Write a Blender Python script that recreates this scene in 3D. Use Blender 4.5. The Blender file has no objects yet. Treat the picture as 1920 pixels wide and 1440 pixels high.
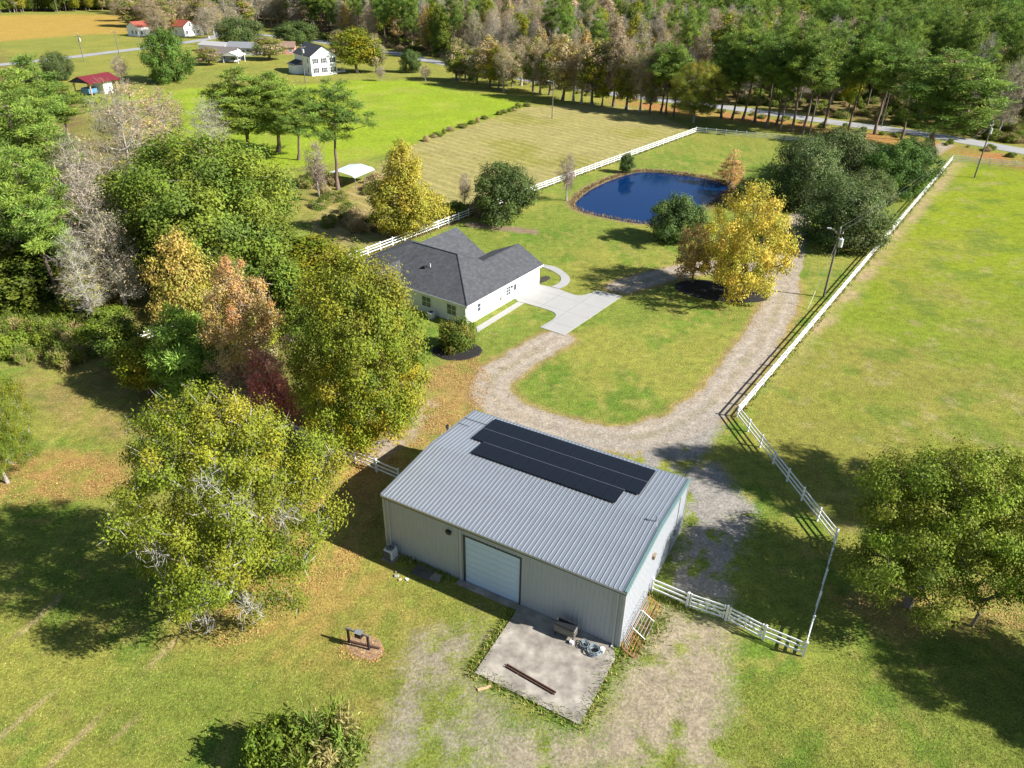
import bpy, math, random
import numpy as np
from mathutils import Vector, Matrix

R_ = math.radians
sc = bpy.context.scene
# ------------------------------------------------------------------ camera
CAM_H = 38.4
PITCH, ROLL, FPX = 0.5365, -0.0179, 1385.9
cd = bpy.data.cameras.new('camera'); cam = bpy.data.objects.new('camera', cd)
sc.collection.objects.link(cam); sc.camera = cam
cd.sensor_width = 36.0; cd.lens = 36.0 * FPX / 1920.0
cd.clip_start = 0.5; cd.clip_end = 6000
_F = Vector((0, math.cos(PITCH), -math.sin(PITCH))); _U = Vector((0, math.sin(PITCH), math.cos(PITCH))); _X = Vector((1, 0, 0))
_c, _s = math.cos(ROLL), math.sin(ROLL)
UP = _c * _U + _s * _X; RT = _c * _X - _s * _U
cam.matrix_world = Matrix(((RT.x, UP.x, -_F.x, 0), (RT.y, UP.y, -_F.y, 0), (RT.z, UP.z, -_F.z, CAM_H), (0, 0, 0, 1)))
# ------------------------------------------------------------------ light
SUN_EL, SUN_AZ = R_(35.5), R_(-16.0)      # azimuth measured from +X towards +Y
wd = bpy.data.worlds.new('World'); sc.world = wd; wd.use_nodes = True
wn = wd.node_tree.nodes; wl = wd.node_tree.links
sky = wn.new('ShaderNodeTexSky'); sky.sky_type = 'NISHITA'; sky.sun_disc = False
sky.sun_elevation = SUN_EL; sky.sun_rotation = R_(90) - SUN_AZ
sky.air_density = 1.0; sky.dust_density = 0.4; sky.ozone_density = 1.5
bg = wn['Background']; bg.inputs['Strength'].default_value = 0.055
wl.new(sky.outputs[0], bg.inputs['Color'])
sl = bpy.data.lights.new('sun', 'SUN'); sl.energy = 4.8; sl.angle = R_(0.53); sl.color = (1.0, 0.975, 0.94)
so = bpy.data.objects.new('sun', sl); sc.collection.objects.link(so)
sdir = Vector((math.cos(SUN_EL) * math.cos(SUN_AZ), math.cos(SUN_EL) * math.sin(SUN_AZ), math.sin(SUN_EL)))
so.rotation_euler = sdir.to_track_quat('Z', 'Y').to_euler(); so.location = sdir * 200
vs = sc.view_settings; vs.view_transform = 'Standard'; vs.look = 'None'; vs.exposure = 1.13; vs.gamma = 1.0; vs.use_curve_mapping = False

# ------------------------------------------------------------------ survey of the site (world metres; photo pixels only locate ground points)
_Cn = np.array([0, 0, CAM_H]); _Fn, _Un, _Rn = np.array(_F), np.array(UP), np.array(RT)
def G(x, y, z=0.0):
    d = _Fn * FPX + _Rn * (x - 960) + _Un * (720 - y); return _Cn + d * (z - CAM_H) / d[2]
def PJ(P):
    d = np.asarray(P, float) - _Cn; k = d @ _Fn; return 960 + FPX * (d @ _Rn) / k, 720 - FPX * (d @ _Un) / k, k
def HT(bx, by, ty):
    g = G(bx, by); lo, hi = 0.0, 80.0
    for _ in range(40):
        m = (lo + hi) / 2
        if PJ(g + [0, 0, m])[1] > ty: lo = m
        else: hi = m
    return m
def poly(px): return np.array([G(*q)[:2] for q in px])

# ------------------------------------------------------------------ helpers
COL = sc.collection
def tag(o, label=None, cat=None, group=None, kind=None):
    if label: o['label'] = label
    if cat: o['category'] = cat
    if group: o['group'] = group
    if kind: o['kind'] = kind
    return o
def empty(name, loc, rz=0.0, label=None, cat=None, group=None):
    o = bpy.data.objects.new(name, None); COL.objects.link(o); o.empty_display_size = 0.3
    o.location = loc; o.rotation_euler = (0, 0, rz); return tag(o, label, cat, group)
def link(name, me, m=None, parent=None, loc=None, rot=None, scale=None):
    if m is not None and not me.materials: me.materials.append(m)
    o = bpy.data.objects.new(name, me); COL.objects.link(o)
    if parent is not None: o.parent = parent
    if loc is not None: o.location = loc
    if rot is not None: o.rotation_euler = rot
    if scale is not None: o.scale = scale
    return o
def np_mesh(name, V, Fc, cols=None, smooth=False, attrs=None, soil=None):
    me = bpy.data.meshes.new(name); V = np.ascontiguousarray(V, np.float32); n = len(V)
    fl = Fc if isinstance(Fc, list) else [Fc]
    idx = np.concatenate([a.ravel() for a in fl]).astype(np.int32)
    tot = np.concatenate([np.full(len(a), a.shape[1]) for a in fl]).astype(np.int32)
    st = np.concatenate([[0], np.cumsum(tot)[:-1]]).astype(np.int32)
    me.vertices.add(n); me.vertices.foreach_set('co', V.ravel())
    me.loops.add(len(idx)); me.loops.foreach_set('vertex_index', idx)
    me.polygons.add(len(tot)); me.polygons.foreach_set('loop_start', st)
    me.polygons.foreach_set('use_smooth', np.full(len(tot), smooth))
    if cols is not None:
        a = me.attributes.new('col', 'FLOAT_COLOR', 'POINT')
        a.data.foreach_set('color', np.hstack([cols, np.ones((n, 1))]).astype(np.float32).ravel())
    if soil is not None:
        a = me.attributes.new('soil', 'FLOAT_COLOR', 'POINT'); a.data.foreach_set('color', np.hstack([soil, np.ones((n, 1))]).astype(np.float32).ravel())
    for k, v in (attrs or {}).items():
        a = me.attributes.new(k, 'FLOAT', 'POINT'); a.data.foreach_set('value', np.asarray(v, np.float32))
    me.update(calc_edges=True); return me
class MB:
    """collects boxes, prisms and tubes into one mesh"""
    def __init__(s): s.v = []; s.f = []
    def add(s, V, Fs):
        b = len(s.v); s.v += [tuple(map(float, q)) for q in V]; s.f += [tuple(b + i for i in q) for q in Fs]; return s
    def box(s, x0, x1, y0, y1, z0, z1):
        return s.add([(x0, y0, z0), (x1, y0, z0), (x1, y1, z0), (x0, y1, z0), (x0, y0, z1), (x1, y0, z1), (x1, y1, z1), (x0, y1, z1)],
                     [(3, 2, 1, 0), (4, 5, 6, 7), (0, 1, 5, 4), (1, 2, 6, 5), (2, 3, 7, 6), (3, 0, 4, 7)])
    def tube(s, a, b, r0, r1=None, k=8, caps=True):
        r1 = r0 if r1 is None else r1
        a, b = Vector(a), Vector(b); d = (b - a).normalized(); u = d.orthogonal().normalized(); w = d.cross(u)
        V = [tuple(a + (u * math.cos(2 * math.pi * i / k) + w * math.sin(2 * math.pi * i / k)) * r0) for i in range(k)]
        V += [tuple(b + (u * math.cos(2 * math.pi * i / k) + w * math.sin(2 * math.pi * i / k)) * r1) for i in range(k)]
        Fs = [(i, (i + 1) % k, k + (i + 1) % k, k + i) for i in range(k)]
        if caps: Fs += [tuple(range(k))[::-1], tuple(range(k, 2 * k))]
        return s.add(V, Fs)
    def path(s, pts, r, k=6):
        for a, b in zip(pts[:-1], pts[1:]): s.tube(a, b, r, r, k)
        return s
    def prism(s, pts, n0, n1):   # polygon extruded between two offset vectors
        k = len(pts); V = [tuple(Vector(q) + Vector(n0)) for q in pts] + [tuple(Vector(q) + Vector(n1)) for q in pts]
        return s.add(V, [tuple(range(k))[::-1], tuple(range(k, 2 * k))] + [(i, (i + 1) % k, k + (i + 1) % k, k + i) for i in range(k)])
    def mesh(s, name, bevel=0.0):
        me = bpy.data.meshes.new(name); me.from_pydata(s.v, [], s.f)
        import bmesh
        bm = bmesh.new(); bm.from_mesh(me)
        bmesh.ops.recalc_face_normals(bm, faces=bm.faces)
        if bevel:
            bmesh.ops.bevel(bm, geom=[e for e in bm.edges if len(e.link_faces) == 2 and e.calc_face_angle(0) > 0.5], offset=bevel, segments=1, affect='EDGES')
        bm.to_mesh(me); bm.free(); me.update(); return me
    def build(s, name, m, parent=None, loc=None, rot=None, bevel=0.0):
        return link(name, s.mesh(name, bevel), m, parent, loc, rot)

# ------------------------------------------------------------------ materials
def new_mat(name):
    m = bpy.data.materials.new(name); m.use_nodes = True; return m, m.node_tree.nodes, m.node_tree.links, m.node_tree.nodes['Principled BSDF']
def mat(name, col, rough=0.6, metal=0.0, var=0.15, scale=3.0, bump=0.0, bscale=40.0, spec=0.4, dirt=None, dscale=0.6, damt=0.5, dlo=0.48):
    m, n, l, b = new_mat(name)
    tc = n.new('ShaderNodeTexCoord'); nz = n.new('ShaderNodeTexNoise'); nz.inputs['Scale'].default_value = scale; nz.inputs['Detail'].default_value = 6
    l.new(tc.outputs['Object'], nz.inputs['Vector'])
    mr = n.new('ShaderNodeMapRange'); mr.inputs['From Min'].default_value = 0.25; mr.inputs['From Max'].default_value = 0.75
    mr.inputs['To Min'].default_value = 1 - var; mr.inputs['To Max'].default_value = 1 + var; l.new(nz.outputs['Fac'], mr.inputs['Value'])
    mx = n.new('ShaderNodeVectorMath'); mx.operation = 'SCALE'; mx.inputs[0].default_value = col; l.new(mr.outputs[0], mx.inputs['Scale'])
    out = mx.outputs[0]
    if dirt:
        n2 = n.new('ShaderNodeTexNoise'); n2.inputs['Scale'].default_value = dscale; n2.inputs['Detail'].default_value = 8; n2.inputs['Roughness'].default_value = 0.65
        l.new(tc.outputs['Object'], n2.inputs['Vector'])
        cr = n.new('ShaderNodeMapRange'); cr.inputs['From Min'].default_value = dlo; cr.inputs['From Max'].default_value = dlo + 0.22; cr.inputs['To Max'].default_value = damt
        l.new(n2.outputs['Fac'], cr.inputs['Value'])
        mm = n.new('ShaderNodeMix'); mm.data_type = 'RGBA'; l.new(cr.outputs[0], mm.inputs['Factor']); l.new(out, mm.inputs['A']); mm.inputs['B'].default_value = (*dirt, 1)
        out = mm.outputs['Result']
    l.new(out, b.inputs['Base Color'])
    b.inputs['Roughness'].default_value = rough; b.inputs['Metallic'].default_value = metal; b.inputs['Specular IOR Level'].default_value = spec
    if bump:
        n3 = n.new('ShaderNodeTexNoise'); n3.inputs['Scale'].default_value = bscale; n3.inputs['Detail'].default_value = 4; l.new(tc.outputs['Object'], n3.inputs['Vector'])
        bp = n.new('ShaderNodeBump'); bp.inputs['Strength'].default_value = bump; bp.inputs['Distance'].default_value = 0.02
        l.new(n3.outputs['Fac'], bp.inputs['Height']); l.new(bp.outputs[0], b.inputs['Normal'])
    return m
def leaf_mat(name, transl=0.30, rand=0.13):
    m, n, l, b = new_mat(name)
    at = n.new('ShaderNodeAttribute'); at.attribute_name = 'col'
    oi = n.new('ShaderNodeObjectInfo'); hs = n.new('ShaderNodeHueSaturation')
    mr = n.new('ShaderNodeMapRange'); mr.inputs['To Min'].default_value = 1 - rand; mr.inputs['To Max'].default_value = 1 + rand
    l.new(oi.outputs['Random'], mr.inputs['Value']); l.new(mr.outputs[0], hs.inputs['Value'])
    m2 = n.new('ShaderNodeMapRange'); m2.inputs['To Min'].default_value = 0.5 - rand * 0.08; m2.inputs['To Max'].default_value = 0.5 + rand * 0.08
    ml = n.new('ShaderNodeMath'); ml.operation = 'FRACT'; mk = n.new('ShaderNodeMath'); mk.operation = 'MULTIPLY'; mk.inputs[1].default_value = 7.31
    l.new(oi.outputs['Random'], mk.inputs[0]); l.new(mk.outputs[0], ml.inputs[0]); l.new(ml.outputs[0], m2.inputs['Value']); l.new(m2.outputs[0], hs.inputs['Hue'])
    l.new(at.outputs['Color'], hs.inputs['Color']); l.new(hs.outputs[0], b.inputs['Base Color'])
    b.inputs['Roughness'].default_value = 0.65; b.inputs['Specular IOR Level'].default_value = 0.2
    tr = n.new('ShaderNodeBsdfTranslucent'); l.new(hs.outputs[0], tr.inputs['Color'])
    ms = n.new('ShaderNodeMixShader'); ms.inputs[0].default_value = transl
    l.new(b.outputs[0], ms.inputs[1]); l.new(tr.outputs[0], ms.inputs[2]); l.new(ms.outputs[0], n['Material Output'].inputs['Surface'])
    return m
M = {}
M['leaf'] = leaf_mat('leaf'); M['needle'] = leaf_mat('needle', 0.2)
M['litter'] = leaf_mat('litter', 0.1, 0.0)
M['bark'] = mat('bark', (0.17, 0.135, 0.105), 0.9, var=0.35, scale=4, bump=0.6, bscale=12)
M['pale_bark'] = mat('pale_bark', (0.33, 0.30, 0.26), 0.85, var=0.3, scale=3, bump=0.4, bscale=12)
M['pine_bark'] = mat('pine_bark', (0.16, 0.115, 0.09), 0.9, var=0.35, scale=5, bump=0.6, bscale=14)
M['vinyl'] = mat('vinyl', (0.82, 0.82, 0.80), 0.4, var=0.04, dirt=(0.62, 0.62, 0.57), dscale=1.2, damt=0.25)
M['galv'] = mat('galvalume', (0.38, 0.405, 0.43), 0.36, 0.6, var=0.06, scale=0.7, dirt=(0.30, 0.31, 0.31), dscale=0.5, damt=0.3)
M['barn_wall'] = mat('barn_wall', (0.385, 0.40, 0.425), 0.5, 0.0, var=0.05, scale=0.8, dirt=(0.34, 0.335, 0.33), dscale=0.7, damt=0.3)
M['teal_trim'] = mat('teal_trim', (0.13, 0.21, 0.20), 0.45, var=0.08)
M['trim'] = mat('pale_trim', (0.42, 0.42, 0.42), 0.5, var=0.05)
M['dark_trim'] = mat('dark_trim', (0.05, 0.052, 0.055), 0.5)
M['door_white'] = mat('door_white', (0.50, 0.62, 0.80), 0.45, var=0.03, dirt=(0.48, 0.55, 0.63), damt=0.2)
M['black'] = mat('black_plastic', (0.018, 0.018, 0.02), 0.5)
M['pv'] = mat('solar_cell', (0.007, 0.008, 0.012), 0.3, 0.0, var=0.2, scale=2, spec=0.5)
M['pv_frame'] = mat('solar_frame', (0.018, 0.019, 0.024), 0.35, 0.4)
M['alu'] = mat('aluminium', (0.6, 0.6, 0.61), 0.35, 0.8)
M['slab'] = mat('weathered_concrete', (0.36, 0.32, 0.265), 0.9, var=0.28, scale=1.6, bump=0.3, bscale=30, dirt=(0.15, 0.13, 0.105), dscale=0.6, damt=0.8, dlo=0.40)
M['concrete'] = mat('clean_concrete', (0.36, 0.35, 0.325), 0.85, var=0.06, scale=0.8, bump=0.2, bscale=60, dirt=(0.29, 0.275, 0.245), dscale=0.4, damt=0.3)
def add_lines(m, build):
    n = m.node_tree.nodes; l = m.node_tree.links; b = n['Principled BSDF']; src = b.inputs['Base Color'].links[0].from_socket; tc = n.new('ShaderNodeTexCoord'); f, dark = build(n, l, tc)
    mx = n.new('ShaderNodeMix'); mx.data_type = 'RGBA'; l.new(f, mx.inputs['Factor']); l.new(src, mx.inputs['A']); mx.inputs['B'].default_value = (*dark, 1); l.new(mx.outputs['Result'], b.inputs['Base Color'])
def _joints(n, l, tc):
    mp = n.new('ShaderNodeMapping'); mp.inputs['Rotation'].default_value = (0, 0, R_(-55.7)); l.new(tc.outputs['Object'], mp.inputs['Vector']); bt = n.new('ShaderNodeTexBrick'); bt.offset = 0.0; bt.inputs['Scale'].default_value = 1.0; bt.inputs['Brick Width'].default_value = 3.4; bt.inputs['Row Height'].default_value = 3.4; bt.inputs['Mortar Size'].default_value = 0.035; l.new(mp.outputs[0], bt.inputs['Vector'])
    r = n.new('ShaderNodeMath'); r.operation = 'MULTIPLY'; r.inputs[1].default_value = 0.6; l.new(bt.outputs['Fac'], r.inputs[0]); return r.outputs[0], (0.17, 0.16, 0.145)
add_lines(M['concrete'], _joints)
M['house_wall'] = mat('painted_brick', (0.80, 0.79, 0.76), 0.7, var=0.05, scale=2, bump=0.3, bscale=14)
M['white'] = mat('white_paint', (0.8, 0.8, 0.79), 0.5, var=0.03)
M['glass'] = mat('window_glass', (0.05, 0.065, 0.08), 0.06, var=0.2, spec=0.8)
M['shingle'] = mat('asphalt_shingle', (0.070, 0.072, 0.076), 0.9, var=0.35, scale=2.2, bump=0.5, bscale=16, dirt=(0.045, 0.047, 0.055), dscale=0.9, damt=0.6)
M['shingle_dark'] = mat('dark_shingle', (0.05, 0.052, 0.06), 0.9, var=0.25, scale=1.2)
M['red_roof'] = mat('red_metal', (0.15, 0.02, 0.024), 0.5, var=0.1)
M['orange_roof'] = mat('orange_roof', (0.30, 0.075, 0.045), 0.7, var=0.15)
M['pink_wall'] = mat('pink_brick', (0.48, 0.24, 0.19), 0.8, var=0.1)
M['grey_wall'] = mat('grey_siding', (0.55, 0.56, 0.57), 0.7, var=0.05)
M['asphalt'] = mat('asphalt', (0.30, 0.295, 0.285), 0.9, var=0.12, scale=0.4, bump=0.2)
M['mulch'] = mat('black_mulch', (0.017, 0.015, 0.013), 0.95, var=0.6, scale=14, bump=1.0, bscale=22)
M['rust_pipe'] = mat('red_pipe', (0.42, 0.12, 0.06), 0.55, var=0.3, scale=6)
M['steel'] = mat('galvanised_pipe', (0.34, 0.345, 0.35), 0.45, 0.5, var=0.1)
M['rusty'] = mat('rusty_steel', (0.085, 0.042, 0.028), 0.85, var=0.4, scale=9)
M['wood'] = mat('weathered_wood', (0.24, 0.18, 0.12), 0.85, var=0.3, scale=6)
M['new_wood'] = mat('pale_wood', (0.50, 0.35, 0.18), 0.8, var=0.2, scale=6)
M['pole_wood'] = mat('pole_wood', (0.15, 0.14, 0.125), 0.85, var=0.25, scale=3)
M['hose'] = mat('blue_grey_hose', (0.16, 0.20, 0.22), 0.5, var=0.2)
M['blue'] = mat('blue_plastic', (0.10, 0.22, 0.36), 0.5, var=0.2)
M['appliance'] = mat('cabinet_grey', (0.50, 0.52, 0.52), 0.45, var=0.05)
M['stone'] = mat('bank_stone', (0.20, 0.15, 0.11), 0.9, var=0.4, scale=3)

# ------------------------------------------------------------------ noise
def _hash(ix, iy, s):
    h = (ix * 374761393 + iy * 668265263 + s * 362437) & 0xFFFFFFFF
    h = ((h ^ (h >> 13)) * 1274126177) & 0xFFFFFFFF
    return ((h ^ (h >> 16)) & 0xFFFF) / 65535.0
def vnoise(x, y, s=0):
    ix = np.floor(x).astype(np.int64); iy = np.floor(y).astype(np.int64); fx = x - ix; fy = y - iy
    fx = fx * fx * (3 - 2 * fx); fy = fy * fy * (3 - 2 * fy)
    a, b, c, d = _hash(ix, iy, s), _hash(ix + 1, iy, s), _hash(ix, iy + 1, s), _hash(ix + 1, iy + 1, s)
    return (a * (1 - fx) + b * fx) * (1 - fy) + (c * (1 - fx) + d * fx) * fy
def fbm(x, y, sc_, s=0, oct=4):
    t = np.zeros_like(x); a = 0.5; k = 1.0 / sc_
    for i in range(oct): t += a * vnoise(x * k, y * k, s + i * 17); a *= 0.55; k *= 2.03
    return t / (0.5 * (1 - 0.55 ** oct) / 0.45)
def sdist(x, y, P):      # signed distance to polygon, negative inside
    d = np.full_like(x, 1e18); ins = np.zeros(x.shape, bool); n = len(P)
    for i in range(n):
        ax, ay = P[i]; bx, by = P[(i + 1) % n]; ex, ey = bx - ax, by - ay
        wx, wy = x - ax, y - ay; t = np.clip((wx * ex + wy * ey) / (ex * ex + ey * ey + 1e-12), 0, 1)
        d = np.minimum(d, (wx - ex * t) ** 2 + (wy - ey * t) ** 2)
        c = ((ay > y) != (by > y)); xi = ax + (y - ay) * ex / (ey if abs(ey) > 1e-12 else 1e-12); ins ^= c & (x < xi)
    d = np.sqrt(d); return np.where(ins, -d, d)
def ldist(x, y, P):      # distance to polyline
    d = np.full_like(x, 1e18)
    for (ax, ay), (bx, by) in zip(P[:-1], P[1:]):
        ex, ey = bx - ax, by - ay; wx, wy = x - ax, y - ay; t = np.clip((wx * ex + wy * ey) / (ex * ex + ey * ey + 1e-12), 0, 1)
        d = np.minimum(d, (wx - ex * t) ** 2 + (wy - ey * t) ** 2)
    return np.sqrt(d)
def sm(d, a, b): t = np.clip((d - a) / (b - a), 0, 1); return t * t * (3 - 2 * t)
def spline(P, step=1.0):
    P = np.asarray(P, float); Q = np.vstack([2 * P[0] - P[1], P, 2 * P[-1] - P[-2]]); out = []
    for i in range(1, len(Q) - 2):
        n = max(2, int(np.hypot(*(Q[i + 1] - Q[i])) / step))
        for t in np.linspace(0, 1, n, endpoint=False):
            out.append(0.5 * (2 * Q[i] + (Q[i + 1] - Q[i - 1]) * t + (2 * Q[i - 1] - 5 * Q[i] + 4 * Q[i + 1] - Q[i + 2]) * t * t + (3 * Q[i] - Q[i - 1] - 3 * Q[i + 1] + Q[i + 2]) * t ** 3))
    out.append(P[-1]); return np.array(out)

# ------------------------------------------------------------------ site outlines
BARN_O = np.array([-8.96, 40.62]); BARN_YAW = R_(-28.44); BW, BD, BH, BR = 18.27, 12.37, 5.05, 5.55
_bu = np.array([math.cos(BARN_YAW), math.sin(BARN_YAW)]); _bn = np.array([-_bu[1], _bu[0]])
def barn_xy(x, y): return BARN_O + _bu * x + _bn * y
POND = spline(poly([(1072, 378), (1085, 393), (1130, 405), (1190, 416), (1240, 418), (1290, 405), (1345, 375), (1372, 352), (1350, 338), (1300, 328), (1240, 321), (1195, 320), (1150, 332), (1105, 352), (1072, 378)]), 1.0)[:-1]
DRIVE = spline(poly([(1042, 636), (985, 668), (930, 705), (922, 738), (965, 775), (1050, 805), (1150, 822), (1235, 812), (1310, 775), (1370, 715), (1420, 645), (1458, 580), (1470, 535), (1448, 508), (1400, 500), (1330, 500), (1250, 515), (1165, 538)]), 1.0)
DRIVE2 = spline(poly([(1470, 535), (1482, 480), (1495, 420), (1530, 370), (1590, 335), (1680, 310), (1745, 290), (1775, 270)]), 1.0)
ROAD = spline(poly([(560, 72), (735, 99), (800, 113), (900, 131), (1000, 151), (1150, 176), (1290, 193), (1450, 213), (1560, 229), (1700, 247), (1800, 263), (1920, 284), (2150, 325)]), 4.0)
ROAD2 = spline(poly([(-60, 128), (120, 109), (200, 99), (280, 89), (380, 75), (440, 62), (560, 72)]), 4.0)
FIELD = poly([(165, 178), (330, 168), (560, 160), (650, 152), (760, 150), (900, 176), (1000, 186), (985, 200), (790, 264), (735, 285), (640, 305), (500, 320), (330, 290), (200, 235)])
HAY = poly([(788, 266), (990, 200), (1080, 196), (1210, 205), (1295, 240), (1010, 350), (900, 400), (700, 470), (560, 510), (600, 400), (690, 330), (740, 286)])
CROP = poly([(-400, 40), (-100, 30), (0, 29), (120, 27), (238, 29), (258, 62), (130, 66), (40, 74), (-100, 90), (-400, 110)])
PADDOCK = poly([(1386, 790), (1790, 300), (2300, 380), (3200, 900), (2200, 1010), (1575, 1010)])
CONC = poly([(975, 545), (1012, 532), (1040, 538), (1090, 555), (1106, 553), (1125, 545), (1167, 556), (1060, 629), (1015, 617), (1040, 595), (1036, 588), (982, 566)])
WOODS = poly([(-300, 60), (-20, 90), (150, 200), (220, 300), (240, 420), (330, 540), (440, 600), (560, 640), (560, 780), (420, 820), (260, 720), (100, 640), (-300, 620)])
FARWOOD = poly([(560, 60), (735, 90), (900, 124), (1150, 168), (1450, 205), (1700, 238), (1920, 272), (2600, 390), (4000, 2), (-100, 2), (300, 20)])

# ------------------------------------------------------------------ ground colours (what grows or lies there)
def mixc(c, k, m): m = m[:, None]; return c * (1 - m) + np.asarray(k) * m
TAN = (0.33, 0.25, 0.14); LITTER = (0.34, 0.215, 0.075); GRAVEL = (0.315, 0.258, 0.190); SAND = (0.285, 0.230, 0.158)
def paint(x, y):
    wx = x + 1.6 * (fbm(x, y, 3.0, 3) - 0.5); wy = y + 1.6 * (fbm(x, y, 3.0, 9) - 0.5)
    a = fbm(x, y, 14, 21); b = fbm(x, y, 4.0, 33); c = fbm(x, y, 1.1, 45, 3)
    n = len(x); col = np.tile(np.array((0.172, 0.212, 0.033)), (n, 1))
    col = mixc(col, (0.255, 0.245, 0.047), sm(a, 0.44, 0.64) * 0.8); col = mixc(col, (0.105, 0.185, 0.020), sm(b, 0.52, 0.70) * 0.8)
    col = mixc(col, (0.31, 0.26, 0.07), sm(c * 0.6 + b * 0.4, 0.54, 0.74) * 0.65); col = mixc(col, (0.09, 0.15, 0.025), sm(fbm(x, y, 0.8, 91, 3), 0.64, 0.8) * 0.5)
    grav = np.zeros(n); soilc = np.tile(np.array(GRAVEL), (n, 1))
    # open country beyond
    far = sm(y, 150, 190); col = mixc(col, (0.25, 0.215, 0.045), far * 0.45)
    # paddock right of the long fence
    d = sdist(wx, wy, PADDOCK); pc = np.tile(np.array((0.162, 0.206, 0.022)), (n, 1))
    near = sm(y, 85, 52)
    pc = mixc(pc, (0.205, 0.248, 0.014), sm(y, 65, 110)); pc = mixc(pc, (0.235, 0.215, 0.045), sm(a * 0.7 + b * 0.3 + 0.16 * near, 0.5, 0.72) * 0.85)
    pc = mixc(pc, (0.10, 0.165, 0.018), sm(b, 0.54, 0.70) * 0.6); pc = mixc(pc, (0.29, 0.245, 0.10), sm(c * 0.5 + fbm(x, y, 2.0, 95, 3) * 0.5, 0.56, 0.74) * 0.6); m = sm(d, 0.2, -0.8); col = col * (1 - m)[:, None] + pc * m[:, None]
    # worn strip by the long fence
    fl = ldist(wx, wy, poly([(1400, 770), (1800, 300)])); col = mixc(col, (0.34, 0.26, 0.13), sm(fl, 1.9, 0.5) * sm(d, 0.6, -0.2) * sm(y, 62, 75) * (0.35 + 0.6 * sm(b, 0.35, 0.6)))
    # fields
    d = sdist(wx, wy, FIELD); fc = np.tile(np.array((0.225, 0.30, 0.018)), (n, 1)); fc = mixc(fc, (0.19, 0.26, 0.022), sm(a, 0.45, 0.65) * 0.6); fc = mixc(fc, (0.29, 0.30, 0.05), sm(fbm(x, y, 7, 96), 0.5, 0.7) * 0.5)
    m = sm(d, 0.8, -0.8); col = col * (1 - m)[:, None] + fc * m[:, None]
    d = sdist(wx, wy, HAY); th = R_(-12); rows = np.sin((-(x) * math.sin(th) + y * math.cos(th)) * 2 * math.pi / 2.9 + 3 * fbm(x, y, 25, 5)) * 0.5 + 0.5
    hc = np.tile(np.array((0.28, 0.245, 0.085)), (n, 1)); hc = mixc(hc, (0.20, 0.20, 0.03), sm(a, 0.5, 0.75) * 0.7)
    m = sm(d, 0.8, -0.8); col = col * (1 - m)[:, None] + hc * m[:, None]
    d = sdist(x, y, CROP); col = mixc(col, (0.37, 0.235, 0.05), sm(d, 3, -3) * (0.8 + 0.2 * a))
    # forest floor
    d = np.minimum(sdist(wx, wy, WOODS), sdist(x, y, FARWOOD)); col = mixc(col, (0.155, 0.105, 0.045), sm(d, 3, -4) * (0.45 + 0.5 * sm(b, 0.35, 0.6)))
    rd = ldist(x, y, ROAD); col = mixc(col, (0.34, 0.16, 0.055), sm(rd, 22, 12) * sm(rd, 5.5, 8) * sm(x, 20, 38) * (0.4 + 0.6 * sm(b, 0.4, 0.6)) * sm(d, -2, 1))
    # leaf litter
    def blob(pts, w, k, amt, e=1.6):
        nonlocal col
        dd = sdist(wx, wy, poly(pts)); mm = sm(dd, e, -e) * amt * (0.25 + 0.75 * sm(c * 0.5 + b * 0.5, 0.36, 0.6)); col = mixc(col, k, mm)
    blob([(640, 860), (760, 760), (810, 690), (900, 660), (915, 720), (880, 790), (820, 830), (740, 890), (690, 960)], 0, LITTER, 0.85)
    blob([(560, 870), (690, 860), (725, 900), (740, 1010), (720, 1120), (560, 1260), (330, 1220), (420, 1080)], 0, (0.40, 0.26, 0.075), 0.85, 2.5)
    blob([(-60, 870), (120, 850), (240, 860), (250, 920), (100, 940), (-60, 950)], 0, (0.36, 0.20, 0.07), 0.85)
    blob([(60, 640), (330, 640), (420, 760), (300, 830), (120, 810), (30, 740)], 0, (0.28, 0.18, 0.075), 0.6)
    blob([(1330, 345), (1395, 335), (1410, 365), (1370, 372)], 0, (0.34, 0.14, 0.05), 0.8, 1.0)
    blob([(480, 1200), (640, 1090), (900, 1130), (900, 1250), (700, 1440), (560, 1340)], 0, (0.30, 0.22, 0.06), 0.6, 2.5)
    blob([(1560, 1120), (1900, 1080), (1930, 1180), (1700, 1200)], 0, (0.36, 0.24, 0.09), 0.8, 1.5)
    blob([(560, 350), (700, 330), (720, 430), (600, 470)], 0, (0.30, 0.20, 0.08), 0.6, 2.0)
    # gravel and bare soil
    def gr(mask, k=GRAVEL):
        nonlocal soilc, grav
        w_ = mask / (mask + grav + 1e-6); soilc = soilc * (1 - w_[:, None]) + (np.tile(np.array(k), (n, 1)) if np.ndim(k) == 1 else k) * w_[:, None]; grav = np.maximum(grav, mask)
    wob = 0.55 * (fbm(x, y, 1.3, 61) - 0.5) * 2
    dl = ldist(x, y, DRIVE) + wob
    gr(sm(dl, 2.5, 1.5) * (0.9 + 0.1 * sm(c, 0.3, 0.6))); soilc = mixc(soilc, (0.24, 0.215, 0.12), sm(dl, 0.55, 0.2) * 0.6 * sm(b, 0.42, 0.6)); soilc = mixc(soilc, (0.37, 0.325, 0.265), sm(np.abs(dl - 0.95), 0.45, 0.15) * 0.5)
    col = mixc(col, (0.34, 0.215, 0.10), sm(dl, 3.1, 2.2) * sm(dl, 1.4, 2.1) * 0.6)
    gr(sm(ldist(x, y, DRIVE2) + wob, 2.2, 1.4) * 0.9)
    def soil(pts, amt, k=GRAVEL, e=1.2, lo=0.36, hi=0.62):
        dd = sdist(wx, wy, poly(pts)); gr(sm(dd, e, -e) * amt * sm(0.55 * c + 0.45 * b, lo, hi), k)
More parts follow.
